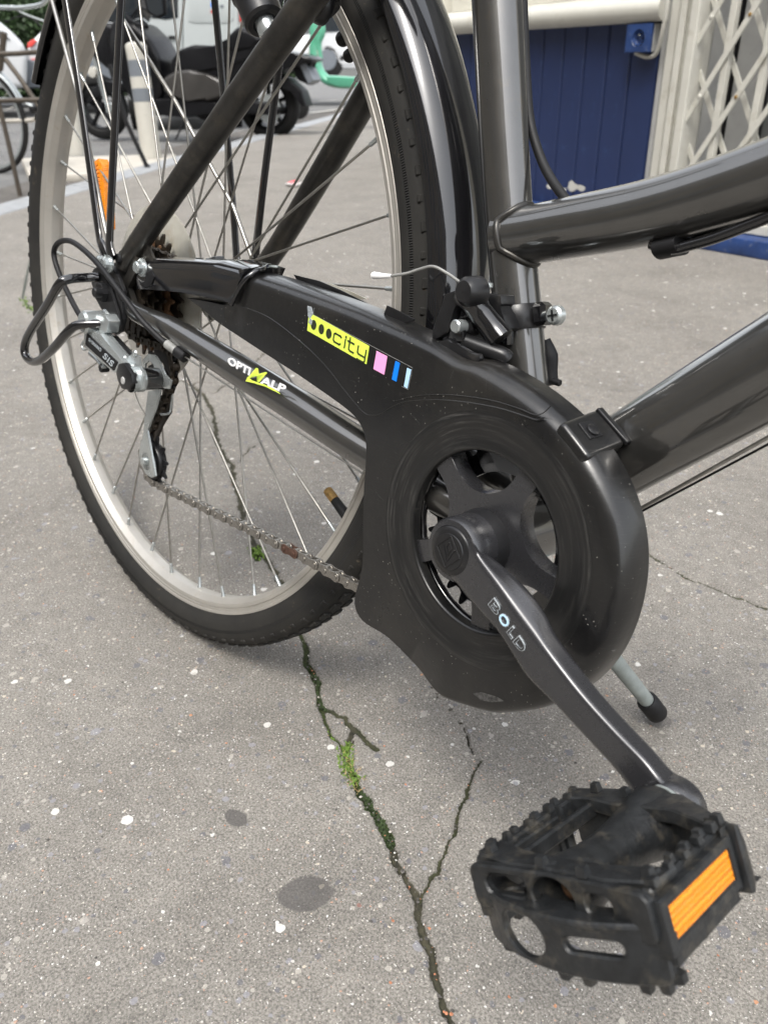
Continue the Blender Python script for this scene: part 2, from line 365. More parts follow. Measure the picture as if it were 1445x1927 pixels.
def lathe_geo(prof, o, ax, n=32, a0=0, a1=360):
    o = np.array(o, float); u, w, d = frame_of(ax); vs, fs = [], []
    full = abs(a1 - a0) >= 359.9; cnt = n if full else n + 1
    for i in range(cnt):
        a = R_(a0 + (a1 - a0) * i / n)
        for (t_, r_) in prof: vs.append(o + d * t_ + (u * math.cos(a) + w * math.sin(a)) * r_)
    m = len(prof)
    for i in range(n):
        j = (i + 1) % cnt
        for k in range(m - 1): fs.append((i * m + k, i * m + k + 1, j * m + k + 1, j * m + k))
    return vs, fs
def lathe(name, prof, o, ax, m, parent=None, n=32, auto=40, **k):
    vs, fs = lathe_geo(prof, o, ax, n); return mesh(name, vs, fs, m, parent, auto=auto, **k)
def cyl_prof(t0, t1, r, b=None):
    b = min(r, abs(t1 - t0)) * 0.15 if b is None else b
    return [(t0, 0), (t0, r - b), (t0 + b, r), (t1 - b, r), (t1, r - b), (t1, 0)]
def join(*gs):
    V, Fc = [], []
    for vs, fs in gs:
        o = len(V); V += list(vs); Fc += [tuple(i + o for i in f) for f in fs]
    return V, Fc
def slab_geo(pts, nv, t0, t1, bevel=0.0, seg=2):
    """closed outline (3d points) extruded along nv between t0 and t1, edges bevelled"""
    pts = [np.array(p, float) for p in pts]; nv = np.array(nv, float); nv /= np.linalg.norm(nv)
    area = sum((np.cross(pts[i] - pts[0], pts[(i + 1) % len(pts)] - pts[0]) for i in range(len(pts))), np.zeros(3))
    if area @ nv < 0: pts = pts[::-1]
    bm = bmesh.new(); n = len(pts)
    a = [bm.verts.new(Vector(p + nv * t1)) for p in pts]; b = [bm.verts.new(Vector(p + nv * t0)) for p in pts]
    bm.faces.new(a); bm.faces.new(b[::-1])
    for i in range(n): bm.faces.new((b[i], b[(i + 1) % n], a[(i + 1) % n], a[i]))
    if bevel:
        bmesh.ops.bevel(bm, geom=bm.edges[:], offset=bevel, segments=seg, profile=0.6, affect='EDGES', clamp_overlap=True)
    bmesh.ops.triangulate(bm, faces=[f for f in bm.faces if len(f.verts) > 4])
    bm.verts.ensure_lookup_table(); bm.verts.index_update()
    vs = [np.array(v.co) for v in bm.verts]; fs = [tuple(v.index for v in f.verts) for f in bm.faces]; bm.free()
    return vs, fs
def slab(name, pts, nv, t0, t1, m, parent=None, bevel=0.0, seg=2, **k):
    vs, fs = slab_geo(pts, nv, t0, t1, bevel, seg); return mesh(name, vs, fs, m, parent, auto=35, **k)
def box_geo(c, ax, ay, az, sx, sy, sz, bevel=0.0):
    c = np.array(c, float); ax, ay, az = [np.array(v, float) / np.linalg.norm(v) for v in (ax, ay, az)]
    q = [c + ax * sx / 2 * i + ay * sy / 2 * j for i, j in ((-1, -1), (1, -1), (1, 1), (-1, 1))]
    return slab_geo(q, az, -sz / 2, sz / 2, bevel, 1)
def box(name, c, ax, ay, az, sx, sy, sz, m, parent=None, bevel=0.0, **k):
    vs, fs = box_geo(c, ax, ay, az, sx, sy, sz, bevel); return mesh(name, vs, fs, m, parent, auto=35, **k)
def holed(name, outer, holes, nv, t0, t1, m, parent=None, o=None, eu=None, ev=None, bev=0.0):
    """plate with through holes; outline and holes in 2d (a, b) coordinates of frame o, eu, ev"""
    def bev_loop(P, k):
        P = np.array(P, float); n = len(P); out = []
        A = 0.5 * sum(P[i][0] * P[(i + 1) % n][1] - P[(i + 1) % n][0] * P[i][1] for i in range(n))
        for i in range(n):
            d = P[(i + 1) % n] - P[i - 1]; nn = np.array([d[1], -d[0]]); nn /= np.linalg.norm(nn) + 1e-12
            if A < 0: nn = -nn
            out.append(P[i] - nn * k)
        return out
    loops = [bev_loop(outer, 0)] + [bev_loop(h, 0) for h in holes]
    insl = [bev_loop(outer, bev)] + [bev_loop(h, -bev) for h in holes]
    V, Fc = [], []
    flat = [np.array(p) for L in insl for p in L]; edges = []; c = 0
    for L in insl: edges += [(c + i, c + (i + 1) % len(L)) for i in range(len(L))]; c += len(L)
    vo, eo, fo, ov, oe, of = delaunay_2d_cdt([Vector(p) for p in flat], edges, [], 0, 1e-7)
    def inside(p, L):
        r = False; n = len(L)
        for i in range(n):
            x1, y1 = L[i]; x2, y2 = L[(i + 1) % n]
            if (y1 > p[1]) != (y2 > p[1]) and p[0] < (x2 - x1) * (p[1] - y1) / (y2 - y1) + x1: r = not r
        return r
    tri = []
    for f in fo:
        ce = sum((np.array(vo[i]) for i in f), np.zeros(2)) / len(f)
        if inside(ce, insl[0]) and not any(inside(ce, h) for h in insl[1:]): tri.append(f)
    P3 = lambda p, t_: o + eu * p[0] + ev * p[1] + nv * t_
    nvo = len(vo)
    V += [P3(p, t1) for p in vo] + [P3(p, t0) for p in vo]
    sgn = np.cross(eu, ev) @ nv > 0
    for f in tri:
        f = tuple(f); a = 0.5 * ((vo[f[1]] - vo[f[0]]).cross(vo[f[2]] - vo[f[0]]))
        ccw = a > 0
        top = f if ccw == sgn else f[::-1]
        Fc.append(top); Fc.append(tuple(i + nvo for i in reversed(top)))
    for L, I in zip(loops, insl):
        n = len(L); b0 = len(V)
        tb = bev
        for P_, t_ in ((I, t1), (L, t1 - tb), (L, t0 + tb), (I, t0)): V += [P3(p, t_) for p in P_]
        A = 0.5 * sum(L[i][0] * L[(i + 1) % n][1] - L[(i + 1) % n][0] * L[i][1] for i in range(n))
        rev = (A > 0) != sgn
        if L is not loops[0]: rev = not rev
        for k in range(3):
            for i in range(n):
                q = (b0 + k * n + i, b0 + (k + 1) * n + i, b0 + (k + 1) * n + (i + 1) % n, b0 + k * n + (i + 1) % n)
                Fc.append(q[::-1] if rev else q)
    ob = mesh(name, V, Fc, m, parent, auto=35); return ob
def circ(cx, cy, rx, ry=None, n=24, a0=0): return [(cx + rx * math.cos(a0 + 2 * math.pi * i / n), cy + (ry or rx) * math.sin(a0 + 2 * math.pi * i / n)) for i in range(n)]
def rrect(cx, cy, w, h, r, n=4):
    out = []
    for (sx, sy, a) in ((1, 1, 0), (-1, 1, 90), (-1, -1, 180), (1, -1, 270)):
        for k in range(n + 1):
            b = R_(a + 90 * k / n); out.append((cx + sx * (w / 2 - r) + r * math.cos(b), cy + sy * (h / 2 - r) + r * math.sin(b)))
    return out
def lettering(name, body, o, ex, ey, width, height, m, parent, depth=0.0003, bold=0.0, shear=0.0):
    cu = bpy.data.curves.new(name, 'FONT'); cu.body = body; cu.extrude = 0.01; cu.offset = bold; cu.shear = shear; cu.resolution_u = 3
    to = bpy.data.objects.new(name, cu); COL.objects.link(to)
    me = bpy.data.meshes.new_from_object(to.evaluated_get(bpy.context.evaluated_depsgraph_get()))
    bpy.data.objects.remove(to); bpy.data.curves.remove(cu)
    P = np.array([v.co[:] for v in me.vertices]); lo, hi = P.min(0), P.max(0)
    ex = np.array(ex, float); ey = np.array(ey, float); ex /= np.linalg.norm(ex); ey = ey / np.linalg.norm(ey)
    nz = np.cross(ex, ey); nz /= np.linalg.norm(nz)
    V = [np.array(o) + ex * ((p[0] - lo[0]) / (hi[0] - lo[0]) * width) + ey * ((p[1] - lo[1]) / (hi[1] - lo[1]) * height) + nz * ((p[2] + 0.01) / 0.02 * depth) for p in P]
    fs = [tuple(f.vertices) for f in me.polygons]; bpy.data.meshes.remove(me)
    return mesh(name, V, fs, m, parent, smooth=False)


# ================================================================== SETTING
X3, Y3, Z3 = np.array([1.0, 0, 0]), np.array([0, 1.0, 0]), np.array([0, 0, 1.0])
KD = np.array([-0.6405, 0.7680, 0]); KD /= np.linalg.norm(KD)        # kerb direction (along the street)
KN = np.array([-KD[1], KD[0], 0]); KN = -KN if KN[0] > 0 else KN      # towards the road
K0 = G(0, 405) * np.array([1, 1, 0])

# --- pavement with the real cracks sunk into it
def pxl(l): return [G(u, v)[:2] for u, v in l]
CR = [  # (polyline in photo points, half width mm along it, moss)
    (pxl([(858, 1960), (850, 1925), (832, 1885), (818, 1840), (812, 1790), (792, 1745), (788, 1700)]), 3.0, 0.12),
    (pxl([(788, 1700), (770, 1665), (742, 1620), (735, 1590)]), 2.8, 0.1),
    (pxl([(735, 1590), (722, 1560), (705, 1530), (690, 1505), (672, 1480)]), 3.4, 1.0),
    (pxl([(672, 1480), (660, 1450), (650, 1415), (640, 1400), (622, 1385), (612, 1360), (606, 1338)]), 1.7, 0.8),
    (pxl([(606, 1338), (600, 1315), (598, 1285), (588, 1265), (576, 1250), (577, 1225), (568, 1200), (560, 1180)]), 3.0, 0.7),
    (pxl([(606, 1332), (625, 1338), (650, 1350), (662, 1368), (682, 1385), (708, 1410)]), 2.2, 0.3),
    (pxl([(664, 1368), (655, 1395), (652, 1412)]), 2.0, 0.1), (pxl([(675, 1388), (660, 1402)]), 0.9, 0.0),
    (pxl([(790, 1695), (805, 1668), (825, 1640), (838, 1605), (845, 1580), (858, 1560), (860, 1540), (878, 1500), (890, 1455), (905, 1430)]), 1.4, 0.4),
    (pxl([(893, 1420), (880, 1385), (868, 1360), (850, 1335), (826, 1315), (812, 1290)]), 0.7, 0.0),
    (pxl([(560, 1180), (548, 1145), (530, 1105), (520, 1075), (500, 1050), (486, 1038), (476, 1010), (458, 980), (452, 940), (440, 910), (438, 875), (420, 855), (408, 830), (405, 800), (398, 770), (385, 745), (365, 728), (340, 715), (300, 722), (262, 730)]), 3.4, 0.1),
    (pxl([(484, 1052), (480, 1034), (486, 1026)]), 5.0, 1.0),
    (pxl([(400, 720), (370, 718), (350, 735)]), 2.0, 0.0), (pxl([(448, 870), (465, 850), (480, 835)]), 1.6, 0.0),
    (pxl([(400, 740), (430, 720), (470, 690), (500, 660)]), 1.8, 0.0),
    (pxl([(1215, 1035), (1235, 1052), (1262, 1068), (1292, 1088), (1330, 1100), (1370, 1118), (1410, 1132), (1460, 1150)]), 1.7, 0.35),
]
def axis_pts(lo, hi, fine, med, f0, f1, far_lo, far_hi):
    a = list(np.arange(lo, f0, med)) + list(np.arange(f0, f1, fine)) + list(np.arange(f1, hi, med))
    s, x = med, a[-1]
    up = []
    while x < far_hi: s = min(s * 1.18, 3.0); x += s; up.append(x)
    s, x = med, a[0]; dn = []
    while x > far_lo: s = min(s * 1.18, 3.0); x -= s; dn.append(x)
    return np.array(dn[::-1] + a + up)
gx = axis_pts(-0.75, 0.75, 0.0016, 0.0032, 0.08, 0.58, -30, 30)
gy = axis_pts(-0.20, 0.60, 0.0016, 0.0032, -0.12, 0.10, -20, 40)
GX, GY = np.meshgrid(gx, gy); nxp, nyp = len(gx), len(gy)
px_, py_ = GX.ravel(), GY.ravel()
crk = np.zeros(len(px_)); mos = np.zeros(len(px_))
rng = np.random.RandomState(3)
wx = 0.0011 * np.sin(px_ * 900 + 3 * np.sin(py_ * 410)) + 0.0012 * np.sin(py_ * 1100 + 2 * np.sin(px_ * 530))
near = (px_ > -2.6) & (px_ < 0.8) & (py_ > -0.3) & (py_ < 1.0)
idx = np.where(near)[0]; qx, qy = px_[idx], py_[idx]
for poly, hw, ms in CR:
    P = []
    for a, b in zip(poly[:-1], poly[1:]):              # jitter every polyline so that the crack wanders
        L = np.linalg.norm(b - a); k = max(2, int(L / 0.009))
        nrm = np.array([-(b - a)[1], (b - a)[0]]) / (L + 1e-9)
        for i in range(k): P.append(a + (b - a) * i / k + (nrm * rng.uniform(-1, 1) * 0.0022 if i else 0))
    P.append(poly[-1]); P = np.array(P)
    lo = P.min(0) - 0.03; hi = P.max(0) + 0.03
    s_ = np.where((qx > lo[0]) & (qx < hi[0]) & (qy > lo[1]) & (qy < hi[1]))[0]
    if not len(s_): continue
    best = np.full(len(s_), 9.0); x, y = qx[s_], qy[s_]
    for a, b in zip(P[:-1], P[1:]):
        d = b - a; L2 = d @ d + 1e-12
        tt = np.clip(((x - a[0]) * d[0] + (y - a[1]) * d[1]) / L2, 0, 1)
        best = np.minimum(best, np.hypot(x - a[0] - tt * d[0], y - a[1] - tt * d[1]) / (hw * 0.001 * rng.uniform(0.55, 1.3)))
    w = hw * 0.001
    val = np.clip(1.5 - best + wx[idx[s_]] / w * 0.22, 0, 1)
    g = idx[s_]; m2 = val > crk[g]
    crk[g] = np.maximum(crk[g], val); mos[g[m2]] = ms
zp = 0.00035 * np.sin(px_ * 190 + 2 * np.sin(py_ * 77)) * np.cos(py_ * 163) * near - 0.0042 * np.clip(crk, 0, 1) ** 1.5
# the sheet stops at the kerb
side = (px_ - K0[0]) * KN[0] + (py_ - K0[1]) * KN[1]
V = np.stack([px_, py_, zp], 1)
me = bpy.data.meshes.new('pavement')
ii, jj = np.meshgrid(np.arange(nxp - 1), np.arange(nyp - 1)); a = (jj * nxp + ii).ravel()
quads = np.stack([a, a + 1, a + nxp + 1, a + nxp], 1)
keep = (side[quads] < 0.10).any(1); quads = quads[keep]
snap = side > 0
V[snap, 0] -= KN[0] * side[snap] * 1.0; V[snap, 1] -= KN[1] * side[snap] * 1.0
used = np.unique(quads); remap = np.full(len(V), -1); remap[used] = np.arange(len(used)); quads = remap[quads]; V = V[used]
me.vertices.add(len(V)); me.vertices.foreach_set('co', V.ravel().astype(np.float32))
me.loops.add(len(quads) * 4); me.loops.foreach_set('vertex_index', quads.ravel().astype(np.int32))
me.polygons.add(len(quads)); me.polygons.foreach_set('loop_start', np.arange(0, len(quads) * 4, 4, dtype=np.int32))
me.update(calc_edges=True); me.polygons.foreach_set('use_smooth', np.ones(len(quads), bool))
for nm, arr in (('crack', crk[used]), ('moss', mos[used])):
    at = me.attributes.new(nm, 'FLOAT', 'POINT'); at.data.foreach_set('value', arr.astype(np.float32))
me.materials.append(MATS['pavement_asphalt'])
pav = bpy.data.objects.new('pavement', me); COL.objects.link(pav); struct(pav)

def tufts(name, label, region, n, hmin, hmax, m, w=0.0011, spread=0.0035, lean=0.5, seed=1):
    rg = random.Random(seed); vs, fs = [], []
    for _ in range(n):
        k = rg.randrange(len(region) - 1); s = rg.random()
        c = region[k] * (1 - s) + region[k + 1] * s + np.array([rg.gauss(0, spread), rg.gauss(0, spread)])
        h = rg.uniform(hmin, hmax); a = rg.uniform(0, 6.28); tilt = rg.uniform(0.1, lean)
        o = np.array([c[0], c[1], -0.0025]); dr = np.array([math.cos(a) * tilt, math.sin(a) * tilt, 1.0]); dr /= np.linalg.norm(dr)
        sd_ = np.array([-math.sin(a), math.cos(a), 0]) * w
        b = len(vs); mid = o + dr * h * 0.5; tip = o + dr * h + np.array([math.cos(a), math.sin(a), -0.3]) * h * 0.3
        vs += [o - sd_ * .5, o + sd_ * .5, mid + sd_, mid - sd_, tip]; fs += [(b, b + 1, b + 2, b + 3), (b + 3, b + 2, b + 4)]
    o = mesh(name, vs, fs, m, off=np.array([region[0][0], region[0][1], 0]), smooth=False); o['label'] = label; o['category'] = 'moss'; return stuff(o)
tufts('moss', 'bright green moss sprouting where the crack forks below the chain case', pxl([(655, 1405), (648, 1425), (655, 1450), (665, 1475)]), 420, 0.002, 0.0065, 'moss_green', seed=2)
tufts('dry_moss', 'straw coloured dry stems in the bright moss of the crack', pxl([(650, 1410), (658, 1450), (670, 1485)]), 90, 0.003, 0.008, 'dry_stem', w=0.0004, lean=1.2, seed=3)
tufts('dark_moss', 'dark green moss filling the wide crack above the pedal', pxl([(678, 1488), (690, 1505), (708, 1535), (722, 1562), (736, 1592)]), 900, 0.001, 0.0034, 'moss_dark', w=0.0008, spread=0.0018, seed=4)
tufts('upper_moss', 'dark moss in the crack just under the rear tyre', pxl([(578, 1252), (590, 1268), (600, 1290), (603, 1325), (612, 1335)]), 420, 0.001, 0.0034, 'moss_dark', w=0.0008, spread=0.0016, seed=5)
tufts('distant_moss', 'small green weed clump in the crack seen through the spokes', pxl([(478, 1030), (484, 1040), (490, 1050)]), 120, 0.002, 0.006, 'moss_green', w=0.0012, spread=0.004, seed=6)
tufts('tyre_side_moss', 'pale green weeds in the crack left of the rear tyre', pxl([(44, 560), (52, 575), (66, 586)]), 110, 0.004, 0.010, 'moss_green', w=0.002, spread=0.007, seed=8)
tufts('tiny_weed', 'tiny fresh weed leaves beside the crack fork', pxl([(610, 1372), (616, 1380), (632, 1400)]), 26, 0.002, 0.004, 'moss_green', w=0.0013, spread=0.0012, seed=9)

cs_ = [G(u, v, .0012) for u, v in ((60, 470), (54, 500), (47, 535), (42, 560), (58, 582), (78, 592))]
vs = []
for i, p in enumerate(cs_):
    w_ = .008 * (1.0, .7, 1.2, .8, 1.1, .5)[i]; vs += [p - X3 * w_, p + X3 * w_]
o = mesh('pavement_crack', vs, [(2 * i, 2 * i + 1, 2 * i + 3, 2 * i + 2) for i in range(5)], 'dark_print', None, smooth=False, off=cs_[0]); struct(o)
def grit(name, label, n, m, seed, smin, smax):
    rg = random.Random(seed); vs, fs = [], []
    for k in range(n):
        if k % (40 if 'pale' in name else 9) == 0:
            poly_ = CR[rg.choice((0, 1, 2, 4, 8))][0]; i_ = rg.randrange(len(poly_) - 1); s_ = rg.random(); c = poly_[i_] * (1 - s_) + poly_[i_ + 1] * s_ + np.array([rg.gauss(0, .003), rg.gauss(0, .003)])
        else: c = np.array([rg.uniform(-.35, .85), rg.uniform(-.32, .50)])
        r_ = smin + (smax - smin) * rg.random() ** 2.5; b = len(vs); z0 = r_ * .1
        a0 = rg.uniform(0, 6.28); el = rg.uniform(.55, 1)
        ring_ = [np.array([c[0] + r_ * math.cos(a0 + t_) * rg.uniform(.8, 1.15), c[1] + r_ * el * math.sin(a0 + t_) * rg.uniform(.8, 1.15), z0 + rg.uniform(-.1, .2) * r_]) for t_ in (0, 1.25, 2.5, 3.8, 5.0)]
        vs += ring_ + [np.array([c[0] + rg.gauss(0, .2) * r_, c[1] + rg.gauss(0, .2) * r_, z0 + r_ * rg.uniform(.35, .6)])]
        fs += [(b + t_, b + (t_ + 1) % 5, b + 5) for t_ in range(5)]
    o = mesh(name, vs, fs, m, off=np.array([.3, 0, 0]), smooth=False); o['label'] = label; o['category'] = 'grit'; return stuff(o)
grit('pale_grit', 'tiny pale stone grains lying loose on the near pavement and in its crack', 900, 'cream_concrete', 21, .0004, .0017)
grit('dark_grit', 'tiny dark stone grains lying loose on the near pavement and in its crack', 900, 'old_asphalt', 22, .0004, .0018)
grit('red_grit', 'tiny reddish brick grains lying loose on the near pavement', 260, 'brick_grit', 23, .0004, .0016)
# --- kerb stones, gutter, cream strip, road rising gently beyond
def strip(name, s0, s1, n0, n1, z, m, h=0.0, seg=1, bev=0.0):
    q = [K0 + KD * s + KN * n for s, n in ((s0, n0), (s1, n0), (s1, n1), (s0, n1))]
    q = [p + Z3 * z for p in q]
    if h: return slab(name, q, Z3, -h, 0, m, None, bev, 1, off=K0)
    return mesh(name, q, [(0, 1, 2, 3)], m, None, smooth=False, off=K0)
kb = thing('kerb', 'kerb', 'kerb', K0); del kb['label']; del kb['category']; struct(kb)
s = -4.0; proto = None
while s < 26:
    if proto is None:
        q = [K0 + KD * a_ + KN * b_ for a_, b_ in ((s, 0.003), (s + 0.992, 0.003), (s + 0.992, 0.20), (s, 0.20))]
        proto = slab('kerb_stone', [p + Z3 * 0.004 for p in q], Z3, -0.16, 0, 'granite', kb, 0.006, 1); first = s
    else:
        c_ = proto.copy(); COL.objects.link(c_); c_.parent = kb; c_.location = Vector(KD * (s - first)) + Vector((0, 0, random.uniform(-.0015, .0015)))
    s += 1.0
struct(strip('gutter', -8, 40, 0.203, 0.85, -0.06, 'old_asphalt'))
rd = mesh('road', [K0 + KD * a_ + KN * b_ + Z3 * z_ for a_, b_, z_ in
          ((-30, 0.85, -0.065), (60, 0.85, -0.065), (-30, 4.0, -0.05), (60, 4.0, -0.05), (-30, 9, 0.10), (60, 9, 0.10), (-30, 60, 1.0), (60, 60, 1.0))],
          [(0, 1, 3, 2), (2, 3, 5, 4), (4, 5, 7, 6)], 'road_asphalt', None, smooth=False, off=K0); struct(rd)
# cream slab the bollards stand on
ca = G(60, 322); cb_ = G(345, 338)
q = [G(40, 300, -.03), G(330, 292, -.03), G(352, 330, -.03), G(55, 332, -.03)]
tag(slab('concrete_slab', q, Z3, -0.05, 0.012, 'cream_concrete', None, 0.006, 1, off=q[0]), 'pale concrete slab beyond the kerb under the striped bollard', 'slab')
# painted markings on the road to the right of the scooter
for k, (u0, v0, u1, v1, w_) in enumerate(((600, 228, 700, 216, .10), (585, 212, 690, 200, .12), (600, 190, 700, 184, .12), (540, 238, 610, 226, .06))):
    a_, b_ = G(u0, v0, -.05), G(u1, v1, -.05); d_ = (b_ - a_) / np.linalg.norm(b_ - a_); n_ = np.cross(Z3, d_) * w_ / 2
    o = mesh('road_marking', [a_ - n_ + Z3 * .006, b_ - n_ + Z3 * .006, b_ + n_ + Z3 * .006, a_ + n_ + Z3 * .006], [(0, 1, 2, 3)], 'bollard_white', None, smooth=False, off=a_); struct(o)

# --- litter
lp = G(548, 350)
q = [lp + np.array(v) for v in ((-.06, 0, .004), (.0, -.03, .016), (.05, -.01, .008), (.06, .03, .022), (0, .035, .01), (-.04, .03, .02))]
v1, f1 = slab_geo(q, Z3, 0, 0.002)
lt = thing('litter', 'crumpled white and red scrap of paper on the pavement behind the wheel', 'litter', lp)
mesh('white_paper', v1, f1, 'paper', lt, smooth=False)
mesh('red_print', [lp + np.array(v) for v in ((-.01, -.02, .020), (.04, -.008, .022), (.045, .02, .034), (.0, .012, .028))], [(0, 1, 2, 3)], 'paper_red', lt, smooth=False)

# ------------------------------------------------------------------ the shop front on the right
WD = np.array([0.9928, -0.1196, 0]); WNrm = np.array([-0.1196, -0.9928, 0])       # along the wall to the right; out of the wall
WB = G(1400, 483) * np.array([1, 1, 0])
def W(u, v, off=0.0): return WP(u, v, WB + WNrm * off, WNrm)
def ws(p): return (p - WB) @ WD
def wpt(s, z, off=0.0): return WB + WD * s + WNrm * off + Z3 * z
def wbox(name, s0, s1, z0, z1, o0, o1, m, parent, bev=0.002, lean=0.0):
    return slab(name, [wpt(s0 - lean * 0, z0), wpt(s1, z0), wpt(s1, z1), wpt(s0, z1)], WNrm, o0, o1, m, parent, bev, 1)
s_L = ws(W(842, 200, -.10))
shop = thing('shop_front', 'cream shop front with deep blue tongue and groove boards below the sill', 'shop front', wpt(-1.5, 0, -.1))
PO = -0.10                                                # face of the blue boards, set back from the base line
s_e = ws(W(1228, 200, PO)); z_s = W(1140, 46, PO)[2]; pw = (ws(W(1187, 103, PO)) - ws(W(1024.8, 51.6, PO))) / 4
s_k = ws(W(1187, 103, PO))
def board_geo(w):
    g = 0.0065
    return [(-w / 2 + .0013, -.012), (-w / 2 + .0013, -g), (-w / 2 + g, 0), (w / 2 - g, 0), (w / 2 - .0013, -g), (w / 2 - .0013, -.012)]
pr = board_geo(pw); vs = []
for z_ in (0.02, z_s + 0.01):
    for a_, o_ in pr: vs.append(wpt(s_k - pw / 2 + a_, z_, PO + o_))
fs = [(i, (i + 1) % 6, (i + 1) % 6 + 6, i + 6) for i in range(6)] + [tuple(reversed(range(6))), tuple(range(6, 12))]
b0 = mesh('board', vs, fs, 'blue_wood', shop, smooth=False)
for k in range(1, 40):
    if s_k - pw * (k + 1) < s_L: break
    c_ = b0.copy(); COL.objects.link(c_); c_.parent = shop; c_.location = Vector(-WD * pw * k)
wlast = s_e - s_k
vs = []; pr = board_geo(wlast)
for z_ in (0.02, z_s + 0.01):
    for a_, o_ in pr: vs.append(wpt(s_k + wlast / 2 + a_, z_, PO + o_))
mesh('board', vs, fs, 'blue_wood', shop, smooth=False)
wbox('wall_backing', s_L, s_e + .02, 0, z_s, PO - .10, PO - .013, 'blue_wood', shop, 0)
# scuffed paint patch low on the boards
for (u, v, r_) in ((1033, 350, .016), (1078, 350, .03), (1092, 352, .022), (1062, 356, .012)):
    c_ = W(u, v, PO + .0008); q = [c_ + WD * r_ * math.cos(a_) * random.uniform(.6, 1.2) + Z3 * r_ * .7 * math.sin(a_) * random.uniform(.5, 1.2) for a_ in np.linspace(0, 6.0, 11)]
    mesh('chipped_paint', q, [tuple(range(11))], 'cream_paint', shop, smooth=False)
# sill: rounded moulding, then plain cream wall above
zs0 = z_s; prof = [(0.0, -.02), (0.0, .045), (.012, .06), (.035, .068), (.055, .062), (.066, .045), (.070, .02), (.078, .012), (.082, -.02)]
s_r = ws(W(1250, 40, PO + .03)); vs = []; n_ = len(prof)
for s__ in (s_L, s_r):
    for z_, o_ in prof: vs.append(wpt(s__, zs0 + z_, PO + o_))
fs = [(i, i + 1, n_ + i + 1, n_ + i) for i in range(n_ - 1)] + [tuple(range(n_)), tuple(reversed(range(n_, 2 * n_)))]
mesh('sill', vs, [f[::-1] for f in fs], 'cream_paint', shop, auto=50)
wbox('upper_wall', s_L, s_r + .02, zs0 + .082, 3.2, PO - .10, PO - .012, 'stucco', shop, 0.001)
# corner mouldings between boards and gate (vertical, stepped)
def vmould(name, u0, u1, o1, m='cream_paint', o0=-.2, ztop=3.2):
    a_, b_ = ws(W(u0, 220, o1)), ws(W(u1, 220, o1)); return wbox(name, a_, b_ - .0015, 0.0, ztop, o0, o1, m, shop, 0.003)
vmould('corner_board', 1226, 1236, PO + .012, 'grey_paint')
vmould('corner_board', 1236, 1252, PO + .030)
vmould('corner_board', 1252, 1264, PO + .050)
vmould('door_casing', 1264, 1271, PO + .035, o0=PO - .03)
vmould('door_casing', 1271, 1287, PO + .058, o0=PO - .03)
sr_ = ws(W(1287, 220, PO + .058)); wbox('dark_gap', sr_ - .03, sr_ - .004, 0, 3.0, PO - .16, PO - .034, 'grey_paint', shop, 0)
# recessed door behind the gate: glazed leaves with frames
DO = PO - .16
def vbar(name, u0, u1, o0, o1, m, z0=0.10, z1=3.0, vref=150, p=None):
    a_, b_ = ws(W(u0, vref, o1)), ws(W(u1, vref, o1)); return wbox(name, a_, b_, z0, z1, o0, o1, m, p or shop, 0.002)
wbox('door_panel', ws(W(1287, 150, DO)) - .3, ws(W(1287, 150, DO)) + 2.6, 0.06, 3.0, DO - .05, DO - .02, 'door_glass', shop, 0)
vbar('shutter_edge', 1312, 1330, DO + .01, DO + .035, 'grey_paint')
wbox('door_leaf', ws(W(1386, 150, DO)), ws(W(1386, 150, DO)) + 0.105, 0.10, 3.0, DO - .018, DO + .02, 'grey_paint', shop, 0.004)
wbox('door_rail', ws(W(1287, 150, DO)), ws(W(1287, 150, DO)) + 2.0, 0.06, 0.26, DO - .015, DO + .012, 'cream_paint', shop, 0.003)
# blue plinth step under the gate
s_p = ws(W(1262, 450, PO + .02))
slab('threshold_step', [wpt(s_L, 0), wpt(2.5, 0), wpt(2.5, .052), wpt(s_L, .052)], WNrm, PO - .25, 0.0, 'blue_paint_worn', shop, 0.008, 2)
wbox('bottom_rail', s_p + .05, 2.5, .054, .085, PO - .05, PO + .03, 'cream_paint', shop, 0.003)

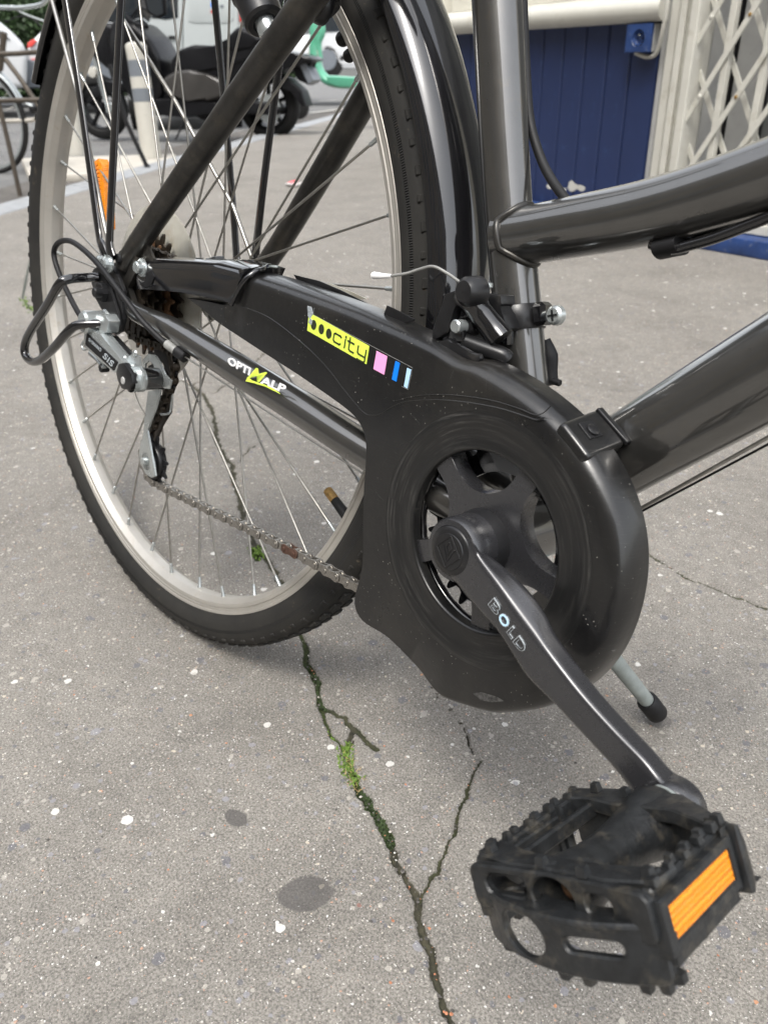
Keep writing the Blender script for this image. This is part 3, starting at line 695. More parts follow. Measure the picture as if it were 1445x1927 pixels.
for u0, u1 in ((1301, 1308), (1369, 1376), (1437, 1444)): vbar('dark_gap', u0, u1, DO - .01, DO + .012, 'matte_black')
gate = thing('folding_gate', 'cream painted folding lattice gate across the shop door', 'gate', wpt(0, 0.09, PO))
GO = PO + .02
ga, gb = W(1387, 0, GO), W(1336, 300, GO)
sp = [ws(W(1296, 150, GO)), ws(W(1363, 150, GO)), ws(W(1431, 150, GO))]; step = sp[1] - sp[0]
posts = [sp[0] + step * k for k in range(0, 6)]
for s__ in posts: wbox('gate_post', s__ - .011, s__ + .011, 0.088, 2.3, GO - .008, GO + .014, 'cream_paint', gate, 0.0015)
zc = W(1370, 106, GO)[2]                                        # a joint on the second post
hh = zc - W(1346, 252, GO)[2]
for c_ in range(0, 5):
    for r__ in range(-4, 7):
        z0_ = zc + hh * (r__ + (0.0 if c_ % 2 == 0 else 0.0))
        for sg in (1, -1):
            a_ = wpt(posts[c_], z0_, GO + (.020 if sg > 0 else -.014)); b_ = wpt(posts[c_ + 1], z0_ + hh * sg, GO + (.020 if sg > 0 else -.014))
            if min(a_[2], b_[2]) < .10 or max(a_[2], b_[2]) > 2.25: continue
            d_ = (b_ - a_) / np.linalg.norm(b_ - a_); n_ = np.cross(d_, WNrm) * .0088
            slab('lattice_bar', [a_ - n_, b_ - n_, b_ + n_, a_ + n_], WNrm, -.0025, .0025, 'cream_paint', gate, 0.0008, 1)
        cx_ = wpt((posts[c_] + posts[c_ + 1]) / 2, z0_ + hh / 2, GO + .0225)
        if .12 < cx_[2] < 2.2: lathe('rivet', [(0, .006), (.003, .005), (.0045, 0)], cx_, WNrm, 'brass' if c_ == 1 else 'cream_paint', gate, 10)
for s__ in posts[:3]:
    lathe('rivet', [(0, .005), (.003, .004), (.004, 0)], wpt(s__, zc, GO + .014), WNrm, 'cream_paint', gate, 10)

sk = thing('electric_socket', 'blue outdoor wall socket box with a white side beside the corner', 'socket', W(1200, 70, PO))
a_, b_ = W(1181, 45, PO + .05), W(1222, 97, PO + .05)
s0_, s1_, z1_, z0_ = ws(a_), ws(b_), a_[2], b_[2]
holed('socket_face', [(s0_, z0_), (s1_, z0_), (s1_, z1_), (s0_, z1_)], [circ((s0_ + s1_) / 2, (z0_ + z1_) / 2, .024, n=28)], WNrm, PO + .040, PO + .052, 'blue_paint_worn', sk, o=WB, eu=WD, ev=Z3, bev=.002)
wbox('socket_body', s0_ + .0005, s1_ + .0005, z0_ + .0005, z1_ - .0005, PO + .001, PO + .039, 'grey_paint', sk, 0.002)
cc = wpt((s0_ + s1_) / 2, (z0_ + z1_) / 2, PO + .039)
lathe('socket_well', [(.0005, 0), (.0005, .016), (.003, .018), (.010, .021), (.013, .022)], cc, WNrm, 'blue_paint_worn', sk, 28)
for dx_ in (-.009, .009): lathe('socket_hole', cyl_prof(0, .002, .0026), cc + WD * dx_ + WNrm * .0012, WNrm, 'matte_black', sk, 12)
lathe('earth_pin', cyl_prof(0, .010, .0024), cc + Z3 * .009 + WNrm * .0012, WNrm, 'zinc', sk, 12)
tube('conduit', [W(1196, 99, PO + .02), W(1215, 106, PO + .02), W(1230, 104, PO + .03), W(1238, 92, PO + .04), W(1246, 60, PO + .055), W(1254, 20, PO + .065), W(1258, -20, PO + .07)], .0065, 'cream_paint', sk, 12, 6)

# ------------------------------------------------------------------ striped bollards
def bollard(u, v, label, h=0.74, k=1.0):
    o = G(u, v, -.02); t_ = thing('bollard', label, 'bollard', o, 'pale striped bollards on the concrete slab'); r_ = 0.072 * k
    ax = np.array([-0.045, 0.02, 1.0])
    lathe('post', [(0, 0), (0, r_), (h * .50, r_ * .985), (h * .505, r_ * .985)], o, ax, 'bollard_white', t_, 28)
    lathe('grey_band', [(h * .505, r_ * 1.0), (h * .62, r_ * .995)], o, ax, 'bollard_grey', t_, 28)
    lathe('white_band', [(h * .62, r_ * .99), (h * .72, r_ * .985)], o, ax, 'bollard_white', t_, 28)
    lathe('grey_band', [(h * .72, r_ * .99), (h * .86, r_ * .99)], o, ax, 'bollard_grey', t_, 28)
    lathe('cap', [(h * .86, r_ * .985), (h * .93, r_ * 1.0), (h * .975, r_ * 1.03), (h * .995, r_ * .95), (h * 1.01, r_ * .6), (h * 1.015, 0)], o, ax, 'bollard_white', t_, 28)
    return t_
bollard(286, 297, 'white bollard with two grey bands in front of the black scooter')
bollard(146, 292, 'white bollard half hidden behind the rim of the wheel')

# ------------------------------------------------------------------ big black scooter, side on
SR, SF = G(518, 264, -.05), G(205, 262, -.05)
SDr = (SR - SF); SDr[2] = 0; SDr /= np.linalg.norm(SDr); SN = np.cross(SDr, Z3); SN = SN if SN @ (CW - SR) > 0 else -SN
def S(u, v, off=0.0): return WP(u, v, SR + SN * off, SN)
mc = thing('motor_scooter', 'big black maxi scooter parked side on behind the bollard', 'scooter', (SR + SF) / 2)
def spoly(name, l, t0, t1, m, bev=.03, seg=3): return slab(name, [S(u, v, t1) for u, v in l], SN, t0 - t1, 0, m, mc, bev, seg)
def wheel_at(name, u, v, r, w_, parent, m='tyre_rubber2', rimm='scoot_matte'):
    g_ = G(u, v, -.05); c_ = g_ + Z3 * r; g2 = c_
    ty = lathe(name, [(-w_ * .3, r * .66), (-w_ * .5, r * .72), (-w_ * .52, r * .86), (-w_ * .36, r * .96), (0, r), (w_ * .36, r * .96), (w_ * .52, r * .86), (w_ * .5, r * .72), (w_ * .3, r * .66)], c_, SN, m, parent, 40)
    lathe('wheel_rim', [(-w_ * .32, r * .68), (-w_ * .36, r * .62), (w_ * .36, r * .62), (w_ * .32, r * .68)], c_, SN, rimm, ty, 40)
    vs_, fs_ = lathe_geo(cyl_prof(-w_ * .4, w_ * .4, r * .16), c_, SN, 20)
    G_ = [(vs_, fs_)]
    for k in range(5):
        a__ = 2 * math.pi * k / 5 + .3; dr_ = SDr * math.cos(a__) + Z3 * math.sin(a__)
        G_.append(box_geo(c_ + dr_ * r * .38, dr_, np.cross(SN, dr_), SN, r * .56, r * .11, w_ * .3, .004))
    vs_, fs_ = join(*G_); mesh('wheel_spokes', vs_, fs_, rimm, ty, auto=40); return ty
MATS['tyre_rubber2'] = mat('scooter_rubber', (0.010, 0.010, 0.010), 0.7, 0, .2, 30, spec=.3)
wheel_at('rear_wheel', 512, 262, .305, .15, mc); wheel_at('front_wheel', 200, 262, .295, .12, mc)
lathe('brake_disc', cyl_prof(-.085, -.08, .12, .001), S(512, 203, .0) + SN * .16, SN, 'zinc', mc, 32)
spoly('seat', [(316, 150), (321, 112), (336, 92), (362, 83), (400, 86), (424, 84), (432, 62), (446, 48), (468, 56), (492, 72), (500, 92), (470, 106), (436, 120), (405, 134), (360, 128), (335, 134)], -.16, .16, 'scoot_matte', .035)
spoly('pillion_pad', [(418, 90), (430, 64), (446, 50), (470, 58), (494, 76), (470, 88), (440, 98)], -.12, .17, 'scoot_matte', .03)
spoly('side_panel', [(306, 146), (330, 132), (356, 130), (388, 140), (420, 152), (432, 168), (410, 184), (388, 190), (352, 182), (322, 184), (306, 170)], .10, .215, 'grey_fairing', .03)
spoly('body', [(296, 150), (330, 128), (410, 128), (500, 92), (548, 98), (578, 104), (590, 112), (560, 122), (500, 142), (450, 168), (420, 196), (300, 205), (285, 180)], -.15, .15, 'scoot_black', .04)
spoly('footboard', [(262, 182), (330, 186), (400, 192), (440, 200), (430, 216), (340, 220), (262, 214)], -.2, .2, 'scoot_matte', .03)
spoly('leg_shield', [(212, 34), (250, 44), (278, 70), (300, 110), (304, 180), (280, 210), (246, 196), (232, 160), (210, 110), (196, 70)], -.22, .2, 'scoot_black', .05)
spoly('nose_panel', [(160, 62), (196, 40), (232, 52), (250, 90), (236, 130), (200, 130), (170, 104)], -.2, .19, 'scoot_black', .05)
spoly('front_mudguard', [(160, 196), (172, 166), (196, 150), (224, 156), (238, 174), (216, 172), (192, 176), (176, 190)], -.07, .07, 'scoot_black', .015)
spoly('rear_mudguard', [(440, 176), (470, 150), (500, 138), (540, 146), (566, 170), (576, 200), (566, 198), (548, 170), (510, 152), (476, 162), (452, 188)], -.09, .09, 'scoot_matte', .01)
spoly('tail_unit', [(538, 96), (576, 102), (592, 112), (580, 122), (582, 160), (560, 150), (545, 120)], -.07, .07, 'scoot_matte', .012)
spoly('number_plate', [(562, 118), (574, 116), (590, 150), (580, 158)], -.10, .10, 'bollard_grey', .004, 1)
spoly('swing_arm', [(350, 196), (430, 188), (505, 192), (528, 204), (520, 216), (440, 214), (360, 218)], -.13, .13, 'scoot_matte', .02)
lathe('variator_cover', cyl_prof(0, .05, .11, .02), S(385, 200, .12), SN, 'scoot_matte', mc, 28)
lathe('cover_cap', cyl_prof(0, .02, .05, .006), S(385, 200, .16), SN, 'zinc', mc, 24)
for off in (-.085, .085): tube('fork_leg', [S(176, 96, off), S(188, 150, off), S(205, 205, off)], .024, 'zinc', mc, 12, 4)
spoly('brake_caliper', [(196, 190), (212, 194), (216, 210), (200, 212)], .10, .15, 'zinc', .01)
tube('exhaust', [S(400, 216, -.16), S(470, 212, -.17), S(520, 206, -.17), S(545, 202, -.17)], [.03, .045, .05, .04], 'scoot_matte', mc, 16, 4)
lathe('front_lamp', [(-.03, 0), (-.03, .03), (0, .05), (.03, .045), (.035, 0)], S(176, 135, .16), SN, 'bollard_white', mc, 20)
tube('handlebar', [S(232, 40, -.33), S(238, 30, -.15), S(238, 28, .15), S(250, 40, .33), S(268, 48, .36)], .014, 'scoot_matte', mc, 10, 4)
tube('grip', [S(262, 44, .33), S(276, 50, .42)], .019, 'scoot_matte', mc, 12)
tube('brake_lever', [S(252, 38, .32), S(268, 34, .36), S(282, 46, .42)], .006, 'zinc', mc, 8, 4)
spoly('mirror', [(268, -12), (296, -18), (310, -6), (312, 26), (296, 34), (276, 22)], .30, .33, 'scoot_matte', .01)
mesh('mirror_glass', [S(u, v, .335) for u, v in ((273, -8), (295, -12), (305, -2), (307, 24), (295, 29), (279, 19))], [tuple(range(6))], 'glass_dark', mc, smooth=False)
tube('mirror_stalk', [S(245, 34, .25), S(262, 14, .30), S(284, 20, .31)], .008, 'scoot_matte', mc, 8, 4)
spoly('windscreen', [(196, 40), (214, -30), (236, -60), (262, -40), (262, 10), (246, 44)], -.15, .15, 'glass_dark', .02)
tube('side_stand', [S(352, 212, .12), S(338, 246, .20), S(330, 262, .24)], .010, 'scoot_matte', mc, 8)

# ------------------------------------------------------------------ white van behind the scooter
vd = (SR - CW); VB = CW + (G(350, 250) - CW) * 1.0
van0 = WP(348, 200, SR - SN * 2.2, SN); VN = SN
VN2 = -ray_w(462, 150) * np.array([1, 1, 0]); VN2 /= np.linalg.norm(VN2); VR = np.cross(Z3, VN2)
def Vn(u, v, off=0.0): return WP(u, v, SR - SN * 2.4 + VN2 * off, VN2)
gz = -0.02
van = thing('van', 'plain white delivery van seen from behind above the scooter', 'van', Vn(360, 190))
zl = Vn(360, 205)[2]
q = [Vn(240, 190), Vn(452, 190), Vn(458, 100), Vn(452, -60), Vn(440, -240), Vn(262, -240), Vn(244, -60)]
slab('body', q, VN2, -3.6, 0.0, 'van_white', van, .07, 4)
def vpoly(name, l, t0, t1, m, bev=.006): return slab(name, [Vn(u, v, t1) for u, v in l], VN2, t0 - t1, 0, m, van, bev, 2)
vpoly('door', [(246, 150), (343, 150), (343, -200), (258, -200)], .002, .022, 'van_white', .012)
vpoly('door', [(345.5, 150), (449, 150), (447, -60), (438, -200), (345.5, -200)], .002, .022, 'van_white', .012)
vpoly('door_pressing', [(354, 38), (366, 42), (430, 42), (440, 34), (436, -80), (354, -80)], .021, .030, 'van_white', .004)
vpoly('door_window', [(262, -60), (335, -60), (335, 32), (312, 36), (300, 34), (262, 30)], .021, .028, 'glass_dark', .004)
vpoly('door_handle', [(317, 66), (330, 66), (330, 72), (317, 72)], .022, .045, 'matte_black', .004)
vpoly('tail_light', [(451, 40), (456, 40), (453, -30), (449, -30)], .0, .025, 'red_lens', .006)
vpoly('bumper', [(242, 152), (456, 152), (455, 186), (243, 186)], .0, .10, 'van_white', .03)
vpoly('blue_mark', [(397, 2), (405, 4), (408, 12), (400, 16), (396, 10)], .030, .033, 'blue_print', .0005)
vpoly('red_mark', [(396, 18), (402, 19), (402, 24), (397, 24)], .030, .033, 'red_lens', .0005)
vpoly('grey_lettering', [(414, 8), (421, 8), (421, 14), (414, 14)], .030, .033, 'bollard_grey', .0005)
for u in (262, 438):
    c_ = Vn(u, 196, -.6); lathe('wheel', [(-.1, 0), (-.1, .2), (-.09, .31), (.09, .31), (.1, .2), (.1, 0)], c_, VR, 'scooter_rubber', van, 24)

# ------------------------------------------------------------------ white car far right of the scooter
CD = 17.0
def ray_pt(u, v, dist): r = ray_w(u, v); return CW + r / np.linalg.norm(r) * dist
cbp = ray_pt(615, 138, CD); CNv = -(cbp - CW) * np.array([1, 1, 0]); CNv /= np.linalg.norm(CNv); CDr = np.cross(Z3, CNv); CDr = CDr if (RC @ MW.T @ CDr)[0] > 0 else -CDr
def C_(u, v, off=0.0): return WP(u, v, cbp + CNv * off, CNv)
def car_part(par, fn, name, l, t0, t1, m, bev=.03, seg=2, n=None): return slab(name, [fn(u, v, t1) for u, v in l], n, t0 - t1, 0, m, par, bev, seg)
wc = thing('car', 'white hatchback parked across the street beyond the green kick scooter', 'car', cbp)
car_part(wc, C_, 'body', [(520, 128), (520, 84), (534, 74), (556, 66), (600, 62), (646, 60), (700, 56), (760, 60), (770, 130), (642, 130), (636, 106), (626, 92), (610, 90), (598, 100), (592, 126)], -1.6, 0, 'white_car', .06, 3, CNv)
car_part(wc, C_, 'cabin', [(548, 66), (574, 30), (612, 14), (700, 10), (760, 20), (775, 62)], -1.45, -.12, 'white_car', .08, 3, CNv)
car_part(wc, C_, 'windscreen', [(553, 64), (577, 33), (600, 26), (598, 60)], -.118, -.10, 'door_glass', .006, 1, CNv)
car_part(wc, C_, 'side_window', [(604, 60), (607, 28), (690, 20), (700, 56)], -.118, -.10, 'glass_dark', .006, 1, CNv)
car_part(wc, C_, 'door', [(642, 120), (644, 64), (700, 60), (704, 120)], .0, .012, 'white_car', .006, 1, CNv)
car_part(wc, C_, 'lower_trim', [(640, 104), (760, 98), (760, 106), (640, 112)], .010, .025, 'matte_black', .004, 1, CNv)
car_part(wc, C_, 'headlight', [(524, 88), (546, 80), (552, 90), (530, 98)], .0, .02, 'zinc', .006, 1, CNv)
for u in (616, 738):
    c_ = C_(u, 112, -.10); w_ = lathe('wheel', [(-.1, 0), (-.1, .22), (-.09, .31), (.09, .31), (.1, .22), (.1, 0)], c_, CNv, 'scooter_rubber', wc, 28)
    lathe('hub_cap', cyl_prof(.10, .112, .17, .01), c_, CNv, 'bollard_grey', w_, 20)

# ------------------------------------------------------------------ green shared kick scooter
EN = SN
def E_(u, v, off=0.0): return WP(u, v, SR - SN * .9 + SN * off, SN)
es = thing('kick_scooter', 'mint green shared electric kick scooter behind the black scooter', 'kick scooter', E_(600, 230))
tube('stem', [E_(560, -260), E_(576, -60), E_(585, 20), E_(592, 62), E_(590, 98)], [.03, .032, .036, .05, .042], 'lime_green', es, 14, 5)
tube('stem_spine', [E_(606, 34, .02), E_(606, 60, .02), E_(600, 80, .02), E_(602, 112, .02)], [.022, .035, .03, .03], 'lime_green', es, 14, 5)
tube('neck', [E_(592, 84), E_(594, 108), E_(602, 134), E_(616, 150), E_(636, 156), E_(662, 157)], [.05, .052, .045, .045, .045, .045], 'lime_green', es, 16, 6, flat=(SN, 1.6))
car_part(es, E_, 'deck', [(612, 141), (720, 148), (820, 150), (820, 162), (720, 164), (640, 163), (620, 157)], -.09, .09, 'lime_green', .012, 2, SN)
car_part(es, E_, 'front_bracket', [(578, 96), (598, 92), (600, 112), (586, 122)], -.05, .05, 'bollard_white', .01, 2, SN)
lathe('front_wheel', [(-.03, 0), (-.03, .09), (-.025, .12), (.025, .12), (.03, .09), (.03, 0)], E_(560, 200), SN, 'scooter_rubber', es, 24)
lathe('rear_wheel', [(-.03, 0), (-.03, .09), (-.025, .12), (.025, .12), (.03, .09), (.03, 0)], E_(840, 176), SN, 'scooter_rubber', es, 24)
tube('handlebar', [E_(548, -262, -.25), E_(560, -264), E_(548, -262, .25)], .016, 'matte_black', es, 10)

# ------------------------------------------------------------------ two white cars and the hedge, far left
LB = G(0, 210, 0.15)
LN = -ray_w(60, 140) * np.array([1, 1, 0]); LN /= np.linalg.norm(LN)
def L_(u, v, off=0.0): return WP(u, v, LB + LN * off, LN)
def lcar(name, label, l, dt, extra):
    o = thing(name, label, 'car', L_(l[0][0], l[0][1], dt)); car_part(o, L_, 'body', l, dt - 1.7, dt, 'white_car', .10, 4, LN); return o
a1 = lcar('car', 'white car front behind the parked bicycles, its bonnet sloping down right', [(-160, 165), (-160, 60), (-120, 20), (-60, 18), (-10, 32), (22, 58), (46, 84), (52, 110), (50, 165)], -2.3, 0)
car_part(a1, L_, 'side_window', [(-100, 62), (-50, 34), (-14, 46), (20, 74)], -2.298, -2.285, 'glass_dark', .004, 1, LN)
a2 = lcar('car', 'white car with a red tail light between the hedge and the bicycle rack', [(48, 165), (50, 96), (58, 78), (84, 52), (150, 30), (300, 20), (300, 165)], -3.4, 0)
car_part(a2, L_, 'tail_light', [(52, 80), (63, 72), (70, 76), (62, 86), (52, 90)], -3.399, -3.36, 'red_lens', .01, 1, LN)
car_part(a2, L_, 'tail_light', [(56, 112), (66, 108), (68, 122), (60, 124)], -3.399, -3.36, 'red_lens', .01, 1, LN)
car_part(a2, L_, 'bumper', [(50, 112), (300, 104), (300, 165), (50, 165)], -3.399, -3.33, 'bollard_grey', .02, 1, LN)

def leaf_cloud(name, label, cat, c0, c1, depth, n, size, seed, m='leaf', core=True):
    rg = random.Random(seed); vs, fs = [], []
    c0, c1 = np.array(c0, float), np.array(c1, float)          # low left, high right corners on the face plane
    L = c1 - c0; hz_ = L * np.array([1, 1, 0]); ht = L[2]; ln = np.linalg.norm(hz_); hz_ /= ln
    for _ in range(n):
        a_ = rg.random(); b_ = rg.random(); dd = rg.random() ** 1.8 * depth
        bulge = .18 * math.sin(a_ * ln * 2.1 + seed) + .12 * math.sin(b_ * ht * 3.3 + a_ * 9) + rg.gauss(0, .05)
        p = c0 + hz_ * a_ * ln + Z3 * (b_ * ht + (rg.random() < .06) * rg.random() * .2) + LN * (bulge - dd)
        u_ = np.array([rg.gauss(0, 1) for _ in range(3)]); u_ /= np.linalg.norm(u_)
        w_ = np.cross(u_, [rg.gauss(0, 1), rg.gauss(0, 1), rg.gauss(0, 1)]); w_ /= np.linalg.norm(w_) + 1e-9
        s_ = size * rg.uniform(.6, 1.4); b = len(vs)
        vs += [p - u_ * s_, p + w_ * s_ * .45, p + u_ * s_, p - w_ * s_ * .45]; fs.append((b, b + 1, b + 2, b + 3))
    t_ = thing(name, label, cat, c0); o = mesh('foliage', vs, fs, m, t_, smooth=False); stuff(o)
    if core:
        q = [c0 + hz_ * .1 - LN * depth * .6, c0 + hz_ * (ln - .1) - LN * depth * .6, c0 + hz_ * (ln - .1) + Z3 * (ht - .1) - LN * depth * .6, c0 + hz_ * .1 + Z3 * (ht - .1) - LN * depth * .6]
        slab('dark_core', q, LN, -.3, .2, 'matte_black', t_, .05, 1)  # solid black slab filling the inside of the foliage
    return t_
h0 = L_(-120, 190, -5.6); h1 = L_(262, -60, -5.6)
leaf_cloud('hedge', 'dark green clipped hedge behind the parked cars at the left', 'hedge', h0, h1, 1.0, 26000, .045, 4)
h0 = L_(440, 150, -6.6); h1 = L_(560, -120, -6.6)
leaf_cloud('bush', 'green bush showing just right of the white van', 'bush', h0, h1, .8, 9000, .05, 9)

# ------------------------------------------------------------------ bicycle rack and the bicycles parked at it
RB = G(38, 368, -.06)
def Rk(u, v, off=0.0): return WP(u, v, RB + SN * off, SN)
rk = thing('bicycle_rack', 'brown steel rack rail of two tubes with a slanting leg at left edge', 'rack', RB)
tube('rail', [Rk(-60, 103), Rk(30, 100), Rk(95, 95), Rk(128, 93)], .0125, 'brown_steel', rk, 14)
tube('rail', [Rk(-60, 190), Rk(40, 188), Rk(95, 187), Rk(128, 186)], .0125, 'brown_steel', rk, 14)
tube('leg', [Rk(-3, 192), Rk(14, 260), Rk(38, 368)], .0125, 'brown_steel', rk, 14, 3)
rk2 = thing('rack_bar', 'dark slanting steel bar standing on the ground below the bollard', 'bar', G(278, 318, -.05))
tube('bar', [Rk(206, 120, -.9), Rk(238, 230, -.9), Rk(279, 318, -.9)], .014, 'matte_black', rk2, 12)
tube('foot', [Rk(276, 312, -.9), Rk(281, 321, -.9)], .02, 'matte_black', rk2, 12)

def far_bike(name, label, fn, wheels, r, tubes, guard, extras):
    o = thing(name, label, 'bicycle', fn(wheels[0][0], wheels[0][1] + 60))
    for (u, v) in wheels:
        c_ = fn(u, v)
        ty = lathe('tyre', [(-.012, r - .028), (-.02, r - .015), (-.014, r - .003), (0, r), (.014, r - .003), (.02, r - .015), (.012, r - .028)], c_, SN, 'scooter_rubber', o, 48)
        lathe('rim', [(-.011, r - .03), (-.011, r - .045), (.011, r - .045), (.011, r - .03)], c_, SN, 'zinc', o, 48)
        lathe('hub', cyl_prof(-.04, .04, .018), c_, SN, 'steel', o, 14)
        gs = []
        for k in range(20):
            a__ = 2 * math.pi * k / 20; dr_ = SDr * math.cos(a__) + Z3 * math.sin(a__)
            gs.append(tube_geo([c_ + SN * (.03 if k % 2 else -.03), c_ + dr_ * (r - .04)], .0012, 5))
        v_, f_ = join(*gs); mesh('spokes', v_, f_, 'steel', o)
        if guard:
            lathe('mudguard', [(-.026, r + .012), (-.014, r + .022), (.014, r + .022), (.026, r + .012)], c_, SN, guard, o, 24)
    for nm, l, rr, m_ in tubes: tube(nm, [fn(*p) for p in l], rr, m_, o, 12, 4 if len(l) > 2 else 0)
    return o
def mudguard_arc(o, c_, r, a0, a1, m):
    vs, fs = [], []; prof = [(-.026, r + .010), (-.015, r + .020), (.015, r + .020), (.026, r + .010)]
    n = 20
    for i in range(n + 1):
        a__ = R_(a0 + (a1 - a0) * i / n)
        for t_, r_ in prof: vs.append(c_ + SN * t_ + (SDr * math.cos(a__) + Z3 * math.sin(a__)) * r_)
    for i in range(n):
        for k in range(3): fs.append((i * 4 + k, i * 4 + k + 1, i * 4 + k + 5, i * 4 + k + 4))
    return mesh('mudguard', vs, fs, m, o)
P1 = lambda u, v, off=0.0: Rk(u, v, -1.0 + off)
b1 = far_bike('bicycle', 'old bicycle with silver mudguards behind the rack at left edge', P1, [(-28, 226)], .335,
    [('fork', [(0, 130), (-10, 160), (-28, 226)], .012, 'brown_steel'), ('frame_tube', [(10, 110), (40, 150), (64, 186), (110, 250)], .016, 'brown_steel'),
     ('head_tube', [(8, 60), (0, 130)], .02, 'brown_steel'), ('stay', [(-40, 186), (30, 188), (62, 200)], .012, 'zinc'), ('stay', [(-20, 228), (50, 226), (70, 222)], .014, 'cream_concrete'),
     ('handlebar', [(-40, 14), (0, 13), (30, 14), (55, 12), (80, 6), (96, -12)], .013, 'zinc'), ('brake_lever', [(22, 10), (36, 20), (58, 30), (86, 40)], .006, 'zinc'), ('cable', [(10, 40), (36, 30), (60, 34), (90, 60)], .004, 'matte_black')], None, None)
mudguard_arc(b1, P1(-28, 226), .335, 20, 110, 'zinc')
lathe('pedal_block', cyl_prof(-.04, .04, .02), P1(66, 205), SN, 'matte_black', b1, 12)

# ------------------------------------------------------------------ town houses on both sides of the street (they light and mirror in the frame)
def house(name, label, p0, d, n, width, height, depth, floors, bays, m='facade_stone'):
    o = thing(name, label, 'building', p0)
    q = [p0, p0 + d * width, p0 + d * width - n * depth, p0 - n * depth]
    slab('wall', q, Z3, -0.3, height, m, o, .02, 1)
    fh = height / floors; bw = width / bays; gl = None
    for f_ in range(floors):
        for b_ in range(bays):
            if gl is None:
                c_ = p0 + d * bw * .5 + Z3 * fh * .5
                gl = slab('window', [c_ - d * bw * .22 - Z3 * fh * .32, c_ + d * bw * .22 - Z3 * fh * .32, c_ + d * bw * .22 + Z3 * fh * .32, c_ - d * bw * .22 + Z3 * fh * .32], n, .005, .05, 'glass_dark', o, .01, 1)
            else:
                w_ = gl.copy(); COL.objects.link(w_); w_.parent = o; w_.location = Vector(d * bw * b_ + Z3 * fh * f_)
    slab('roof', [p + Z3 * (height + .003) for p in (p0 + n * .3, p0 + d * width + n * .3, p0 + d * width - n * depth, p0 - n * depth)], Z3, 0, .6, 'slate', o, .02, 1)
    return o
house('town_house', 'beige stone town house along the pavement behind the camera', np.array([-10., -8.5, 0]), X3, Y3, 26, 9, 8, 3, 10)
pO = K0 + KN * 24 - KD * 6
house('town_house', 'beige stone town house across the street beyond the hedge', pO + Z3 * .3, KD, -KN, 44, 16, 8, 5, 16)
wbk = wpt(2.52, 0, PO - .3)
sl0, sl1 = wpt(s_L + .003, 0, PO - .101), wpt(s_L + .003, 0, PO - .101) + KD * 3.0
slab('side_wall', [sl0, sl1, sl1 + Z3 * 3.2, sl0 + Z3 * 3.2], np.cross(KD, Z3), -.12, 0, 'stucco', shop, 0, 1)
slab('wall_body', [wpt(s_L + .15, 0), wpt(2.6, 0), wpt(2.6, 3.2), wpt(s_L + .15, 3.2)], WNrm, PO - .60, PO - .42, 'stucco', shop, 0, 1)

# ================================================================== THE BICYCLE
bike = bpy.data.objects.new('bicycle', None); COL.objects.link(bike)
mm = Matrix.Identity(4)
for i in range(3):
    for j in range(3): mm[i][j] = MW[i][j]
bike.matrix_world = mm; bike.empty_display_size = 0.1
OFF[bike.name] = T0
tag(bike, 'black city bicycle on its stand with large chain case, crank and orange reflector pedal', 'bicycle')
YB = np.array([0, 1.0, 0]); XB = np.array([1.0, 0, 0]); ZB = np.array([0, 0, 1.0])
BBc = np.array([0.4541, 0, -0.0588])
def xz(x, z, y=0.0): return np.array([x, y, z])
def poly(name, l, y, t, m, par, bev=0.0006, seg=2, back=True):    # traced plate: outer face on y, thickness t inwards
    return slab(name, [B(u, v, y) for u, v in l], YB, 0, t, m, par, bev, seg)

# --- rear wheel
hubp = [(-.052, 0), (-.052, .006), (-.030, .008), (-.0235, .010), (-.0232, .0245), (-.0205, .0250), (-.0200, .012), (-.012, .0105), (.026, .0105), (.032, .012), (.0325, .0250), (.0352, .0245), (.0355, .010), (.046, .008), (.046, 0)]
wh = lathe('rear_wheel', hubp, (0, 0, 0), YB, 'steel', bike, 40)
rimp = [(-.0118, .3158), (-.0125, .3176), (-.0131, .3170), (-.0128, .3150), (-.0122, .3143), (-.0122, .3118), (-.0116, .3114), (-.0116, .3108), (-.0122, .3104), (-.0122, .3085), (-.0114, .3066), (-.0095, .3055), (-.0052, .3022), (-.0045, .3020), (.0045, .3020), (.0052, .3022), (.0095, .3055), (.0114, .3066), (.0122, .3085), (.0122, .3143), (.0131, .3170), (.0125, .3176), (.0118, .3158)]
lathe('rim', rimp, (0, 0, 0), YB, 'rim_metal', wh, 200, auto=25)
tp = [(-.0118, .3150), (-.0128, .3172), (-.0150, .3200), (-.0172, .3235), (-.0186, .3278), (-.0187, .3300), (-.0189, .3316), (-.0189, .3345), (-.0178, .3390), (-.0160, .3435), (-.0135, .3458), (-.008, .3480), (0, .3492)]
tp = tp + [(-a, r) for a, r in tp[-2::-1]]
lathe('tyre', tp, (0, 0, 0), YB, 'tyre_rubber', wh, 220, auto=60)
G_ = []
for k in range(120):
    a_ = 2 * math.pi * k / 120
    for sgn in (-1, 1):
        aa = a_ + (0 if sgn < 0 else math.pi / 120); er = xz(math.cos(aa), math.sin(aa)); et = xz(-math.sin(aa), math.cos(aa))
        long_ = k % 2 == 0
        yc = sgn * (.0142 if long_ else .0156); rr = .3430 if long_ else .3414
        nrm = er * .78 + YB * sgn * .62; nrm /= np.linalg.norm(nrm); ay = np.cross(nrm, et)
        G_.append(box_geo(er * rr + YB * yc, et, ay, nrm, .0075 if long_ else .0055, .0070 if long_ else .0045, .0042, .0008))
    er = xz(math.cos(a_), math.sin(a_)); et = xz(-math.sin(a_), math.cos(a_))
    for yy in (-.006, .006): G_.append(box_geo(er * .3485 + YB * yy, et, YB, er, .010, .008, .003, .0004))
v_, f_ = join(*G_); stuff(mesh('tread_blocks', v_, f_, 'tyre_rubber', wh, auto=30))
TH0 = 2.2955
